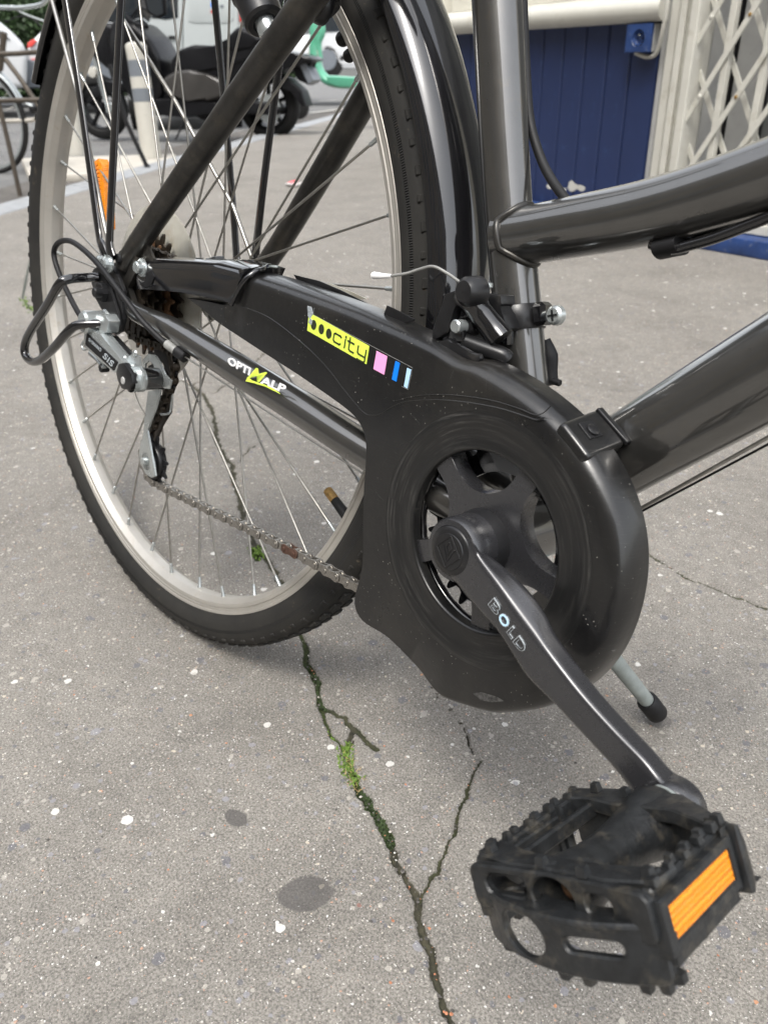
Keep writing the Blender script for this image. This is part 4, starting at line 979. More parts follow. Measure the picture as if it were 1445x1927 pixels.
sp_pts = []
for k in range(36):
    th = TH0 + R_(10 * k); side_ = -1 if k % 2 == 0 else 1; dr = 1 if (k // 2) % 2 == 0 else -1
    rim_p = xz(.3025 * math.cos(th), .3025 * math.sin(th), side_ * .0018)
    fa = th + dr * R_(62); inner = (k // 2) % 2
    fp = xz(.0222 * math.cos(fa), .0222 * math.sin(fa), (-.0218 + (.0022 if inner else -.0022)) if side_ < 0 else (.0338 + (-.0022 if inner else .0022)))
    d_ = rim_p - fp; d_ /= np.linalg.norm(d_)
    s_ = tube('spoke', [fp, rim_p - d_ * .006], .00105, 'steel', wh, 8)
    lathe('nipple', [(0, .0022), (.002, .0022), (.003, .0018), (.012, .0017), (.0125, .0011)], rim_p + d_ * .0008, -d_, 'zinc', wh, 10)
# valve
va = math.atan2(*(B(655, 975, 0)[[2, 0]])); er = xz(math.cos(va), math.sin(va))
lathe('valve', [(0, .0046), (.018, .0040), (.0195, .0036)], er * .302, -er, 'matte_black', wh, 16)
lathe('valve_tip', [(0, .0041), (.011, .0041), (.012, .0036), (.012, .0028), (.0115, .002), (.0115, 0)], er * .2830, -er, 'brass', wh, 16)
# amber spoke reflector
ro, ru = B(187, 303, -.004), B(206, 432, -.004); ax_ = (ro - ru); Lr = np.linalg.norm(ax_); ax_ /= Lr; sdx = np.cross(YB, ax_)
q = [ru + sdx * a_ * .001 + ax_ * b_ * Lr for a_, b_ in ((-2.5, 0), (4, 0), (13, .55), (14, .88), (9.5, 1.0), (-6.5, 1.0), (-12.5, .88), (-11.5, .55))]
slab('wheel_reflector', q, YB, -.0055, .0055, 'amber', wh, .0015, 2)
G_ = []
for k in range(2):
    for i in range(int(Lr * .78 / .0040)): G_.append(box_geo(ru + ax_ * (.018 + i * .0040) + sdx * (.0015 + k * .0042) * min(1, .35 + i * .05) - YB * .0058, ax_, sdx, YB, .0028, .0030, .0012, .0003))
v_, f_ = join(*G_); stuff(mesh('reflector_cells', v_, f_, 'amber', wh))
# spoke guard disc and sprockets
lathe('spoke_guard', [(-.0305, .022), (-.0300, .030), (-.0285, .078), (-.0275, .0805), (-.0265, .078), (-.0275, .030), (-.028, .022), (-.0305, .022)], (0, 0, 0), YB, 'cream_plastic', wh, 72)
def cog_geo(c, n, y0, y1, rin, ph=0.0, pitch=.0127, tooth=.0044, root=.0040):
    rp = pitch / (2 * math.sin(math.pi / n)); out = []
    for i in range(n):
        a = 2 * math.pi * i / n + ph
        for f_, dr in ((-.5, -root), (-.27, -root * .8), (-.12, tooth * .7), (-.05, tooth), (.05, tooth), (.12, tooth * .7), (.27, -root * .8)):
            aa = a + f_ * 2 * math.pi / n; out.append(((rp + dr) * math.cos(aa), (rp + dr) * math.sin(aa)))
    vs, fs = [], []; N = len(out)
    for y in (y0, y1):
        for (x, z) in out: vs.append(c + xz(x, z, y))
        for i in range(N):
            aa = math.atan2(out[i][1], out[i][0]); vs.append(c + xz(rin * math.cos(aa), rin * math.sin(aa), y))
    for i in range(N):
        j = (i + 1) % N
        fs += [(i, j, N + j, N + i), (2 * N + j, 2 * N + i, 3 * N + i, 3 * N + j), (j, i, 2 * N + i, 2 * N + j), (N + i, N + j, 3 * N + j, 3 * N + i)]
    return vs, fs
for n_, y_, m_ in ((28, -.0345, 'greasy_steel'), (24, -.0392, 'rust_brown'), (21, -.0438, 'greasy_steel'), (18, -.0484, 'greasy_steel'), (16, -.053, 'greasy_steel'), (14, -.0575, 'greasy_steel')):
    v_, f_ = cog_geo(np.zeros(3), n_, y_ - .0010, y_ + .0010, .019, n_ * .7); mesh('sprocket', v_, f_, m_, wh, smooth=False)
lathe('freewheel_body', cyl_prof(-.058, -.031, .0225), (0, 0, 0), YB, 'greasy_steel', wh, 30)

# --- frame tubes
def P0(u, v, y=0.0): return B(u, v, y)
st = [BBc, P0(968, 527), P0(950, 300), P0(935, 0)]; st.append(st[-1] + (st[-1] - st[-2]) * 2.6)
tube('seat_tube', st, .0150, 'frame_paint', bike, 40, 4)
tt = [P0(950, 447), P0(1000, 441), P0(1100, 423), P0(1200, 404), P0(1300, 378), P0(1445, 330), P0(1600, 268)]; tt.append(tt[-1] + (tt[-1] - tt[-2]) * 4)
tube('top_tube', tt, .0172, 'frame_paint', bike, 40, 5)
# weld fillet ring where the top tube meets the seat tube
jn = P0(952, 447); wp_ = []
for k in range(40):
    a_ = 2 * math.pi * k / 40; d0 = (tt[1] - tt[0]) / np.linalg.norm(tt[1] - tt[0]); u_, w_, _ = frame_of(d0); p = (u_ * math.cos(a_) + w_ * math.sin(a_)) * .0174
    sdir = (st[1] - st[2]) / np.linalg.norm(st[1] - st[2]); q = tt[0] + p; rel = q - st[2]; perp = rel - sdir * (rel @ sdir)
    yy = perp[1]; need = math.sqrt(max(1e-8, .0152 ** 2 - min(yy * yy, .0150 ** 2)))
    fwd = np.cross(YB, sdir); fwd = fwd if fwd[0] > 0 else -fwd
    cur = perp @ fwd; wp_.append(q + d0 * ((need - cur) / (d0 @ fwd)))
tube('weld_bead', wp_, .0022, 'stay_paint', bike, 10, 0, closed=True)
dA, dB = P0(1445, 697), P0(1215, 832); dt = [dB + (dB - dA) * .62, dB, dA, dA + (dA - dB) * 2.2]
tube('down_tube', dt, [.0236, .0238, .0246, .0250], 'frame_paint', bike, 48, 3)
lathe('bottom_bracket_shell', cyl_prof(-.036, .036, .0205, .001), BBc, YB, 'frame_paint', bike, 36)
cs = [P0(238, 566, -.064), P0(262, 590, -.064), P0(330, 622, -.062), P0(440, 690, -.058), P0(560, 764, -.052), P0(680, 842, -.046), BBc + xz(-.02, .0, -.03)]
tube('chainstay', cs, [.007, .0085, .0105, .0125, .0128, .0128, .0128], 'frame_paint', bike, 30, 6)
csl = [xz(.005, -.005, .064), xz(.08, -.015, .06), xz(.25, -.035, .046), BBc + xz(-.02, 0, .03)]
tube('chainstay', csl, [.007, .0105, .012, .0125], 'frame_paint', bike, 24, 6)
ss = [P0(236, 500, -.064), P0(262, 456, -.062), P0(420, 225, -.056), P0(590, -15, -.050)]; ss.append(ss[-1] + (ss[-1] - ss[-2]) * 1.2)
tube('seatstay', ss, [.0082, .0096, .0100, .0104, .0104], 'stay_paint', bike, 28, 4)
sl = [P0(440, 555, .064), P0(505, 490, .062), P0(600, 335, .057), P0(690, 180, .052)]; sl.append(sl[-1] + (sl[-1] - sl[-2]) * 1.6)
tube('seatstay', sl, [.008, .0100, .0106, .011, .011], 'stay_paint', bike, 24, 4)
poly('dropout', [(222, 490), (250, 470), (262, 500), (240, 540), (252, 575), (238, 600), (205, 590), (182, 560), (186, 525), (205, 500)], -.066, .005, 'stay_paint', bike)
slab('dropout', [xz(-.02, -.02, .062), xz(.03, -.02, .062), xz(.04, .03, .062), xz(.0, .03, .062), xz(-.02, .01, .062)], YB, 0, .005, 'stay_paint', bike, .001)
poly('guard_bracket', [(255, 470), (268, 451), (274, 455), (288, 486), (286, 500), (262, 505)], -.062, .003, 'stay_paint', bike)

# --- axle nuts, hanger plates, derailleur guard loop
lathe('axle_nut', [(-.012, 0), (-.012, .0030), (-.0110, .0045), (-.0105, .0047), (-.0105, .0049), (-.0100, .0080), (-.0092, .0092), (0, .0092), (0, .0112), (.0016, .0112), (.0016, 0)], P0(197, 549, -.0775) + YB * .004, YB, 'matte_black', bike, 6, auto=20)
lathe('washer', cyl_prof(0, .0018, .0125, .0004), xz(0, 0, -.0745), YB, 'satin_black', bike, 28)
lathe('axle_end', cyl_prof(-.090, -.07, .0046, .001), (0, 0, 0), YB, 'satin_black', bike, 16)
poly('hanger_plate', [(196, 498), (210, 500), (222, 522), (232, 548), (229, 570), (232, 600), (226, 624), (216, 630), (206, 618), (204, 600), (190, 580), (178, 560), (172, 520), (180, 502)], -.0745, .004, 'satin_black', bike, .001)
poly('guard_plate', [(176, 505), (190, 500), (196, 516), (205, 540), (214, 566), (222, 590), (226, 612), (218, 626), (206, 616), (200, 590), (188, 566), (174, 540), (168, 520)], -.078, .0028, 'satin_black', bike, .0008)
gl = [P0(186, 521, -.078), P0(160, 522, -.089), P0(130, 525, -.104), P0(112, 534, -.111), P0(90, 572, -.112), P0(58, 622, -.112), P0(47, 648, -.112), P0(48, 668, -.112), P0(60, 680, -.112), P0(76, 677, -.112), P0(100, 656, -.112), P0(124, 628, -.110), P0(140, 614, -.106), P0(158, 610, -.100), P0(190, 609, -.088), P0(214, 607, -.078)]
tube('guard_loop', gl, .0042, 'gloss_black', bike, 18, 6)

# --- rear derailleur
rd_ = lathe('rear_derailleur', [(-.016, 0), (-.016, .0085), (-.014, .0105), (.004, .0105), (.006, .0120), (.0095, .0120), (.0095, .006)], P0(186, 606, -.084), YB, 'zinc', bike, 28, auto=35)
v_, f_ = slab_geo([P0(u, v, -.090) for u, v in ((160, 604), (172, 592), (196, 590), (204, 604), (200, 626), (176, 632), (160, 622))], YB, 0, .012, .002, 2)
mesh('knuckle', v_, f_, 'zinc', rd_, auto=40)
lathe('barrel_adjuster', [(0, .004), (.006, .0052), (.012, .0052), (.014, .003), (.018, .0028)], P0(176, 602, -.088), P0(150, 600, -.088) - P0(176, 602, -.088), 'zinc', rd_, 12, auto=20)
poly('outer_link', [(158, 622), (166, 616), (188, 628), (236, 686), (238, 694), (222, 704), (214, 700), (156, 652)], -.094, .011, 'zinc', rd_, .0014)
poly('name_plate', [(163, 628), (167, 630), (221, 681), (213, 697), (160, 648)], -.0948, .0012, 'matte_black', rd_, .0002)
for (u0, v0, u1, v1, uh, vh, tx) in ((166.5, 641, 190, 662.5, 168, 634, 'SHIMANO'), (193, 671.5, 210.5, 691, 199, 662, 'SIS')):
    o_, e_, h_ = P0(u0, v0, -.0951), P0(u1, v1, -.0951), P0(uh, vh, -.0951)
    lettering('lettering', tx, o_, e_ - o_, h_ - o_, np.linalg.norm(e_ - o_), np.linalg.norm(h_ - o_) * .9, 'silver_print', rd_, .0003, 0.01)
poly('inner_link', [(198, 628), (206, 622), (252, 672), (250, 684), (240, 686), (200, 640)], -.066, .004, 'zinc', rd_, .001)
poly('middle_link', [(200, 634), (214, 632), (246, 672), (240, 680), (232, 676)], -.080, .004, 'matte_black', rd_, .0006)
poly('knuckle_plate', [(228, 680), (250, 664), (262, 670), (262, 690), (270, 706), (270, 732), (250, 738), (236, 730), (234, 700)], -.088, .0022, 'zinc', rd_, .0006)
for (u, v) in ((235, 674), (255, 664)): lathe('rivet', [(-.0018, 0), (-.0014, .0020), (0, .0028)], P0(u, v, -.0885), YB, 'zinc', rd_, 16)
pk = P0(246, 714, -.092); pk2 = P0(302, 712, -.054)
lathe('pivot_barrel', cyl_prof(0, np.linalg.norm(pk2 - pk), .0100, .0006), pk, pk2 - pk, 'gloss_black', rd_, 32)
lathe('barrel_cap', [(0, .0112), (.011, .0112), (.012, .010)], pk + YB * -.001, YB, 'zinc', rd_, 32)
poly('end_cap', [(222, 684), (232, 682), (247, 704), (249, 722), (240, 734), (228, 732), (220, 716), (217, 700)], -.0965, .006, 'satin_black', rd_, .002)
lathe('adjust_screw', cyl_prof(-.001, .004, .0034), P0(232, 716, -.0965), YB, 'grey_paint', rd_, 14)
# cage: outer plate runs from the barrel down round the lower pulley
poly('cage_bracket', [(266, 690), (268, 676), (278, 665), (292, 668), (302, 684), (310, 706), (322, 716), (318, 732), (306, 730), (300, 716), (294, 700), (288, 684), (280, 677), (273, 684), (272, 698)], -.058, .0018, 'zinc', rd_, .0005)
poly('outer_cage_plate', [(278, 736), (302, 732), (300, 744), (294, 768), (284, 792), (278, 808), (275, 826), (282, 846), (290, 870), (293, 896), (284, 899), (274, 892), (264, 874), (261, 852), (264, 834), (270, 818), (271, 790), (275, 762)], -.0545, .0016, 'zinc', rd_, .0005)
poly('cage_rib', [(273, 812), (277, 810), (283, 846), (292, 896), (286, 899), (279, 866)], -.0570, .0022, 'zinc', rd_, .0006)
poly('inner_cage_plate', [(306, 716), (325, 728), (322, 776), (306, 800), (294, 830), (300, 860), (306, 885), (296, 892), (286, 870), (284, 840), (292, 800), (304, 770)], -.0385, .0014, 'greasy_steel', rd_, .0003)
tube('chain_hook', [P0(325, 728, -.04), P0(323, 752, -.04), P0(320, 774, -.04), P0(312, 779, -.046), P0(303, 779, -.052)], .0013, 'zinc', rd_, 8, 4)
pl = P0(290, 866, -.046)
v_, f_ = cog_geo(pl, 11, -.0008, .0008, .008, .2); mesh('pulley_teeth', v_, f_, 'matte_black', rd_, smooth=False)
lathe('lower_pulley', [(-.0042, .005), (-.0042, .0175), (-.003, .0185), (.003, .0185), (.0042, .0175), (.0042, .005)], pl, YB, 'satin_black', rd_, 32)
lathe('pulley_bolt', [(-.013, 0), (-.013, .003), (-.012, .0042), (-.0085, .0042), (-.0085, .009), (-.0045, .009), (.006, .006), (.006, 0)], pl, YB, 'zinc', rd_, 16)
pg = P0(306, 690, -.046)
v_, f_ = cog_geo(pg, 11, -.0008, .0008, .004, .0); mesh('guide_pulley', v_, f_, 'matte_black', rd_, smooth=False)
tube('cable_tail', [P0(254, 738, -.088), P0(262, 760, -.088), P0(274, 781, -.088)], .0005, 'steel', rd_, 6, 4)
tube('spring_clip', [P0(160, 640, -.086), P0(154, 648, -.086), P0(158, 658, -.086), P0(166, 656, -.086)], .0012, 'zinc', rd_, 8, 5)
tube('limit_screw', [P0(170, 664, -.084), P0(182, 676, -.084), P0(196, 692, -.084)], [.0026, .0018, .0022], 'zinc', rd_, 8)
lathe('cable_anchor', cyl_prof(-.004, .004, .0042), P0(196, 692, -.082), YB, 'matte_black', rd_, 10)

# cable housing loop of the rear derailleur
cl = [P0(156, 602, -.086), P0(140, 575, -.082), P0(118, 530, -.080), P0(104, 492, -.080), P0(102, 470, -.080), P0(112, 455, -.081), P0(132, 453, -.083), P0(158, 470, -.086), P0(186, 498, -.089), P0(214, 534, -.089), P0(240, 568, -.086), P0(266, 602, -.081), P0(300, 636, -.074), P0(318, 650, -.071)]
hs_ = tube('cable_housing', cl, .0026, 'matte_black', bike, 14, 7)
tube('housing_end', [P0(314, 647, -.072), P0(334, 662, -.069)], .0040, 'cable_grey', hs_, 16)
lathe('cable_stop', cyl_prof(-.004, .008, .0052), P0(338, 664, -.068), P0(338, 664, -.068) - P0(325, 655, -.07), 'matte_black', hs_, 14)
tube('inner_wire', [P0(338, 664, -.068), P0(420, 720, -.062), P0(560, 812, -.055), P0(684, 892, -.047)], .0007, 'steel', hs_, 6)

# --- racks stays, mudguard stays
def strut(name, l, w, m='gloss_black', fl=.45, par=bike, sm=4, res=14): return tube(name, l, w, m, par, res, sm, flat=(YB, fl))
strut('carrier_strut', [P0(199, 482, -.074), P0(192, 462, -.074), P0(184, 430, -.072), P0(155, 215, -.068), P0(127, 30, -.064), P0(110, -80, -.062)], [.0066, .006, .0052, .0050, .0050, .0050])
strut('carrier_strut', [P0(212, 486, -.076), P0(206, 462, -.076), P0(207, 430, -.075), P0(217, 215, -.070), P0(228, 0, -.066), P0(234, -90, -.064)], [.0066, .0062, .0056, .0056, .0056, .0056])
strut('carrier_strut', [P0(446, 494, .070), P0(444, 470, .070), P0(436, 360, .068), P0(418, 150, .066), P0(404, 0, .064), P0(398, -80, .064)], [.007, .0055, .0052, .0052, .0052, .0052])
strut('carrier_strut', [P0(478, 492, .072), P0(482, 466, .072), P0(494, 360, .070), P0(510, 235, .068), P0(528, 100, .066), P0(542, 0, .066)], [.0075, .006, .0054, .0052, .0052, .0052])
tube('mudguard_stay', [P0(206, 462, -.070), P0(196, 420, -.068), P0(150, 190, -.056), P0(96, -8, -.040)], .0022, 'steel', bike, 10)
tube('mudguard_stay', [P0(474, 486, .066), P0(440, 390, .062), P0(330, 190, .052), P0(232, 36, .038)], .0022, 'steel', bike, 10)
for (u, v, y_) in ((204, 496, -.079), (194, 492, -.076)):
    lathe('stay_bolt', [(-.006, 0), (-.006, .004), (-.005, .0055), (0, .0055), (0, .0078), (.0015, .0078), (.0015, 0)], P0(u, v, y_), YB, 'zinc', bike, 12, auto=25)
lathe('stay_bolt', [(-.006, 0), (-.006, .004), (0, .0055), (.0015, .0078), (.0015, 0)], P0(232, 486, -.068), YB, 'matte_black', bike, 12)

# --- mudguard: a rolled channel round the tyre
vs, fs = [], []; NA = 150
prof = [(-.0262, .3555), (-.0275, .3560), (-.0278, .3580), (-.0262, .3630), (-.0225, .3675), (-.016, .3712), (-.008, .3733), (0, .3740)]
prof = prof + [(-a, r) for a, r in prof[-2::-1]]; inner_ = [(a * .94, r - .0016) for a, r in prof[::-1]]; full = prof + inner_
for i in range(NA + 1):
    a_ = R_(-12 + (149.5 + 12) * i / NA); k_ = max(0, math.degrees(a_) - 100) / 50; dr_ = -.0155 * k_
    for (t_, r_) in full: vs.append(xz((r_ + dr_) * math.cos(a_), (r_ + dr_) * math.sin(a_), t_))
n_ = len(full)
for i in range(NA):
    for k in range(n_): fs.append((i * n_ + k, i * n_ + (k + 1) % n_, (i + 1) * n_ + (k + 1) % n_, (i + 1) * n_ + k))
fs += [tuple(range(n_)), tuple(reversed(range(NA * n_, (NA + 1) * n_)))]
mesh('mudguard', vs, fs, 'gloss_black', bike, auto=50)

# --- brake, dynamo at the top edge
br_ = tube('rear_brake', [P0(596, -30, -.030), P0(604, -5, -.032), P0(612, 18, -.032), P0(618, 24, -.030)], [.011, .0125, .012, .007], 'satin_black', bike, 18, 5)
for (u, v, r_) in ((645, 72, .0055), (657, 104, .0048)): lathe('brake_stud', [(-r_, 0), (-r_ * .8, r_ * .6), (-r_ * .4, r_ * .92), (0, r_), (r_ * .4, r_ * .92), (r_ * .8, r_ * .6), (r_, 0)], P0(u, v, .016), YB, 'matte_black', br_, 16)
dy0, dy1 = P0(474, -22, -.040), P0(494, 30, -.040); da = dy1 - dy0; dl = np.linalg.norm(da)
dy = lathe('dynamo', [(-.02, .014), (-.02, .0165), (.004, .0165), (.006, .0150), (dl * .55, .0150), (dl + .004, .0145), (dl + .006, .0125), (dl + .0062, .009)], dy0, da, 'satin_black', bike, 36)
lathe('dynamo_roller', [(dl + .004, .0075), (dl + .014, .0072), (dl + .016, .0062), (dl + .017, .0)], dy0, da, 'zinc', dy, 28)

# --- chain case
def offset(P, ds):
    P = [np.array(p) for p in P]; n = len(P); A = 0.5 * sum(P[i][0] * P[(i + 1) % n][1] - P[(i + 1) % n][0] * P[i][1] for i in range(n)); out = []
    for i in range(n):
        d = P[(i + 1) % n] - P[i - 1]; d = d / (np.linalg.norm(d) + 1e-12); nn = np.array([-d[1], d[0]]) * (1 if A > 0 else -1); out.append(P[i] + nn * ds[i])
    return out
def shell(name, pts, yf, yb, m, hole=None, dish=None, par=bike, sub=3, cls=True, thick=.0018):
    """moulded half shell: pts = (u, v, plane y, inset of the shoulder); front face on yf, skirt back to yb"""
    Q = [(B(u, v, y)[[0, 2]], ins) for u, v, y, ins in pts]; n = len(Q)
    P2, I2 = [], []
    for i in range(n):                                    # light smoothing along the outline
        a, b, c, d = Q[i - 1], Q[i], Q[(i + 1) % n], Q[(i + 2) % n]
        L = np.linalg.norm(c[0] - b[0]); k = max(1, int(L / .0035))
        sharp = False
        for j in range(k):
            s = j / k
            if cls: p = 0.5 * (2 * b[0] + (c[0] - a[0]) * s * .9 + (2 * a[0] - 5 * b[0] + 4 * c[0] - d[0]) * s * s * .9 + (3 * b[0] - a[0] - 3 * c[0] + d[0]) * s ** 3 * .9) if L < .03 and np.linalg.norm(b[0] - a[0]) < .03 and np.linalg.norm(d[0] - c[0]) < .03 else b[0] * (1 - s) + c[0] * s
            else: p = b[0] * (1 - s) + c[0] * s
            P2.append(p); I2.append(b[1] * (1 - s) + c[1] * s)
    if cls:
        for _ in range(7):
            m_ = len(P2); P2 = [P2[i] * .5 + (P2[i - 1] + P2[(i + 1) % m_]) * .25 for i in range(m_)]; I2 = [I2[i] * .5 + (I2[i - 1] + I2[(i + 1) % m_]) * .25 for i in range(m_)]
    if cls:
        for _ in range(45):
            m_ = len(P2); P2 = [P2[i] * .5 + (P2[i - 1] + P2[(i + 1) % m_]) * .25 if I2[i] > .0100 else P2[i] for i in range(m_)]
        for _ in range(25):
            m_ = len(P2); I2 = [I2[i] * .5 + (I2[i - 1] + I2[(i + 1) % m_]) * .25 for i in range(m_)]
    n = len(P2); loops = []
    H = yb - yf
    for fi, fy in ((0, 1.0), (0.02, .75), (.06, .50), (.17, .28), (.35, .13), (.62, .04), (1.0, 0.0)):
        loops.append(([p for p in offset(P2, [i_ * fi for i_ in I2])], yf + H * fy))
    V, Fc = [], []
    for L_2, y_ in loops: V += [xz(p[0], p[1], y_) for p in L_2]
    for k in range(len(loops) - 1):
        for i in range(n): Fc.append((k * n + i, k * n + (i + 1) % n, (k + 1) * n + (i + 1) % n, (k + 1) * n + i))
    # inner wall so that the skirt has thickness
    inn = offset(P2, [thick] * n); b0 = len(V)
    V += [xz(p[0], p[1], yb) for p in inn] + [xz(p[0], p[1], yf + H * .45) for p in inn]
    for i in range(n):
        j = (i + 1) % n
        Fc.append((j, i, b0 + i, b0 + j)); Fc.append((b0 + j, b0 + i, b0 + n + i, b0 + n + j))
    top = loops[-1][0]; edges = [(i, (i + 1) % n) for i in range(n)]; flat = [Vector(p) for p in top]
    if hole is not None:
        hc, hr = hole; hn = 72; c0 = len(flat)
        flat += [Vector((hc[0] + hr * math.cos(2 * math.pi * k / hn), hc[1] + hr * math.sin(2 * math.pi * k / hn))) for k in range(hn)]
        edges += [(c0 + k, c0 + (k + 1) % hn) for k in range(hn)]
    # interior points keep the triangles even
    T = np.array([tuple(p) for p in top]); lo, hi = T.min(0), T.max(0)
    def ins(p):
        r = False; m_ = len(T)
        for i in range(m_):
            x1, y1 = T[i]; x2, y2 = T[(i + 1) % m_]
            if (y1 > p[1]) != (y2 > p[1]) and p[0] < (x2 - x1) * (p[1] - y1) / (y2 - y1) + x1: r = not r
        return r
    vo, eo, fo, *_r = delaunay_2d_cdt(flat, edges, [], 0, 1e-7); nb = len(V)
    V += [xz(p[0], p[1], yf) for p in vo]
    for f in fo:
        ce = sum((np.array(vo[i]) for i in f), np.zeros(2)) / len(f)
        if not ins(ce): continue
        if hole is not None and np.hypot(*(ce - np.array(hc))) < hr * .998: continue
        Fc.append(tuple(nb + i for i in f))
    o = mesh(name, V, Fc, m, par)
    bm = bmesh.new(); bm.from_mesh(o.data); bmesh.ops.remove_doubles(bm, verts=bm.verts[:], dist=2e-5)
    bmesh.ops.recalc_face_normals(bm, faces=bm.faces[:]); bm.to_mesh(o.data); bm.free()
    for p in o.data.polygons: p.use_smooth = True
    try: o.data.set_sharp_from_angle(angle=R_(48))
    except Exception: pass
    return o
t_, s3, s6, s10, s14 = .0025, .003, .006, .010, .0135
yF = -.0615
case = [  # u, v, y of the traced edge, shoulder inset
    (345, 557, yF, .001), (380, 584, yF, .0015), (408, 609, yF, .0015), (493, 665, yF, .0015), (563, 710, yF, .0015), (633, 759, yF, .0015), (664, 783, yF, .0015), (678, 798, yF, .0015),
    (686, 822, yF, .002), (686, 855, yF, .002), (682, 900, yF, .002), (680, 950, yF, .002), (679, 1011, yF, .002), (680, 1053, yF, .002), (675, 1086, yF, .002), (664, 1115, yF, .002), (660, 1136, yF, .002), (666, 1158, yF, .002),
    (682, 1177, yF, .002), (723, 1198, yF, .002), (760, 1235, yF, .002), (798, 1277, yF, .0025), (815, 1300, -.058, .003), (838, 1317, -.056, .004), (872, 1324, -.054, .006), (906, 1335, -.052, .008), (947, 1343, -.050, .010), (993, 1343, -.047, .011), (1039, 1334, -.044, .012),
    (1095, 1308, -.042, s14), (1155, 1260, -.040, s14), (1188, 1207, -.040, s14), (1209, 1148, -.040, s14), (1219, 1094, -.040, s14), (1223, 1032, -.040, s14), (1217, 982, -.040, s14), (1200, 932, -.040, s14), (1182, 890, -.040, s14), (1163, 850, -.040, s14),
    (1140, 815, -.038, s14), (1112, 785, -.038, s14), (1080, 757, -.038, s14), (1055, 741, -.038, s14), (1014, 712, -.038, s14), (975, 690, -.040, .0125), (942, 676, -.042, .012), (900, 676, -.050, .007), (880, 679, -.054, .005), (840, 652, -.054, .007), (785, 622, -.052, .008),
    (739, 600, -.050, .009), (684, 575, -.048, .010), (642, 559, -.046, .011), (575, 535, -.045, .011), (526, 519, -.045, .011), (490, 507, -.045, .011), (470, 515, -.052, .006), (450, 540, -.058, .003), (432, 572, -.0605, .002), (400, 566, yF, .001)]
cc_ = shell('chain_case', case, yF, -.0375, 'case_plastic', hole=((BBc[0], BBc[2]), .0785))
# dished ring round the crank
dish = [(0, .0786), (.0002, .0782), (-.0006, .0765), (-.0006, .0745), (.0006, .0700), (.0014, .0640), (.0016, .0600), (.0010, .0572), (.0012, .0560), (.0030, .0552), (.0080, .0548)]
lathe('crank_opening_ring', [(yF + a, r) for a, r in dish], xz(BBc[0], BBc[2], 0), YB, 'dish_plastic', cc_, 96, auto=60)
# moulded line on the face
ml = [(456, 577), (475, 583), (511, 600), (563, 640), (611, 686), (654, 741), (684, 775), (700, 781), (718, 778), (740, 764), (768, 755), (820, 752), (880, 757), (940, 768), (985, 782), (1010, 790), (1024, 786)]
tube('moulded_ridge', [B(u, v, yF + .0001) for u, v in ml], .00045, 'case_plastic', cc_, 6, 5)
ml = [(740, 755), (790, 744), (850, 743), (920, 752), (975, 768), (1005, 780), (1022, 777), (1036, 764)]
tube('moulded_ridge', [B(u, v, yF - .0002) for u, v in ml], .0003, 'case_plastic', cc_, 6, 5)
for l in ([(890, 1306), (905, 1303), (935, 1312), (948, 1320), (925, 1322), (905, 1318)], [(1150, 1224), (1160, 1222), (1156, 1227)]):
    sticker0 = slab('scuff', [B(u, v, yF - .0002) for u, v in l], YB, 0, .0002, 'satin_scuff', cc_, 0)
rs_ = random.Random(12); G_ = []
for k in range(26):
    a_ = rs_.uniform(0, 6.28); rr_ = rs_.uniform(.079, .090) if k % 2 else rs_.uniform(.080, .088); p_ = BBc + xz(rr_ * math.cos(a_), rr_ * math.sin(a_))
    if k % 3 == 0: p_ = B(rs_.uniform(560, 760), 0, yF) * 0 + B(rs_.uniform(600, 900), rs_.uniform(690, 760), yF)
    an_ = rs_.uniform(0, 3.14); ln_s = rs_.uniform(.003, .012); bend = rs_.uniform(-.4, .4)
    pts = [p_ + xz(math.cos(an_ + bend * s) * ln_s * s, math.sin(an_ + bend * s) * ln_s * s) for s in (0, .35, .7, 1)]
    for q_ in pts: q_[1] = yF - .00003
    G_.append(tube_geo(pts, [.00001, .00005, .00005, .00001], 4))
v_, f_ = join(*G_); stuff(mesh('scratches', v_, f_, 'satin_scuff', cc_))
# clip at the front of the case
F1, F2, B1, B2 = B(1058, 792, -.0600), B(1110, 860, -.0600), B(1124, 767, -.028), B(1181, 832, -.028)
dn = BBc - (F1 + F2) / 2; dn[1] = 0; dn /= np.linalg.norm(dn)
A1, A2, E1, E2 = F1 + YB * .004 - dn * .0, F2 + YB * .004, B1, B2
vs = [A1, A2, E2, E1, F1 + dn * .006, F2 + dn * .006, A1 + dn * .024, A2 + dn * .024, E2 + dn * .024, E1 + dn * .024]
vs, fs = slab_geo([F1, F2, B2, B1], -dn, -.026, -.0006, .0030, 3)
mesh('case_clip', vs, fs, 'case_plastic', cc_, auto=50)
un = np.cross(F2 - F1, B1 - F1); un /= np.linalg.norm(un); un = un if un @ dn < 0 else -un
un0 = un * -.0006
c_ = un0 + (F1 * .32 + F2 * .22 + B1 * .26 + B2 * .20); e1 = (F2 - F1) / np.linalg.norm(F2 - F1); e2_ = np.cross(un, e1)
box('clip_slot', c_ + un * .0003, e1, e2_, un, .011, .011, .0012, 'matte_black', cc_, .0003)
lathe('clip_pin', [(0, .0036), (.0012, .0036), (.0016, .003), (.0016, 0)], c_ + un * .001 + e1 * .001, un, 'satin_black', cc_, 16)
v_, f_ = slab_geo([B1 + un * .0002, B2 + un * .0002, B2 + un * .0002 + YB * .005, B1 + un * .0002 + YB * .005], un, -.003, 0, .0008, 2); mesh('clip_lip', v_, f_, 'satin_black', cc_)
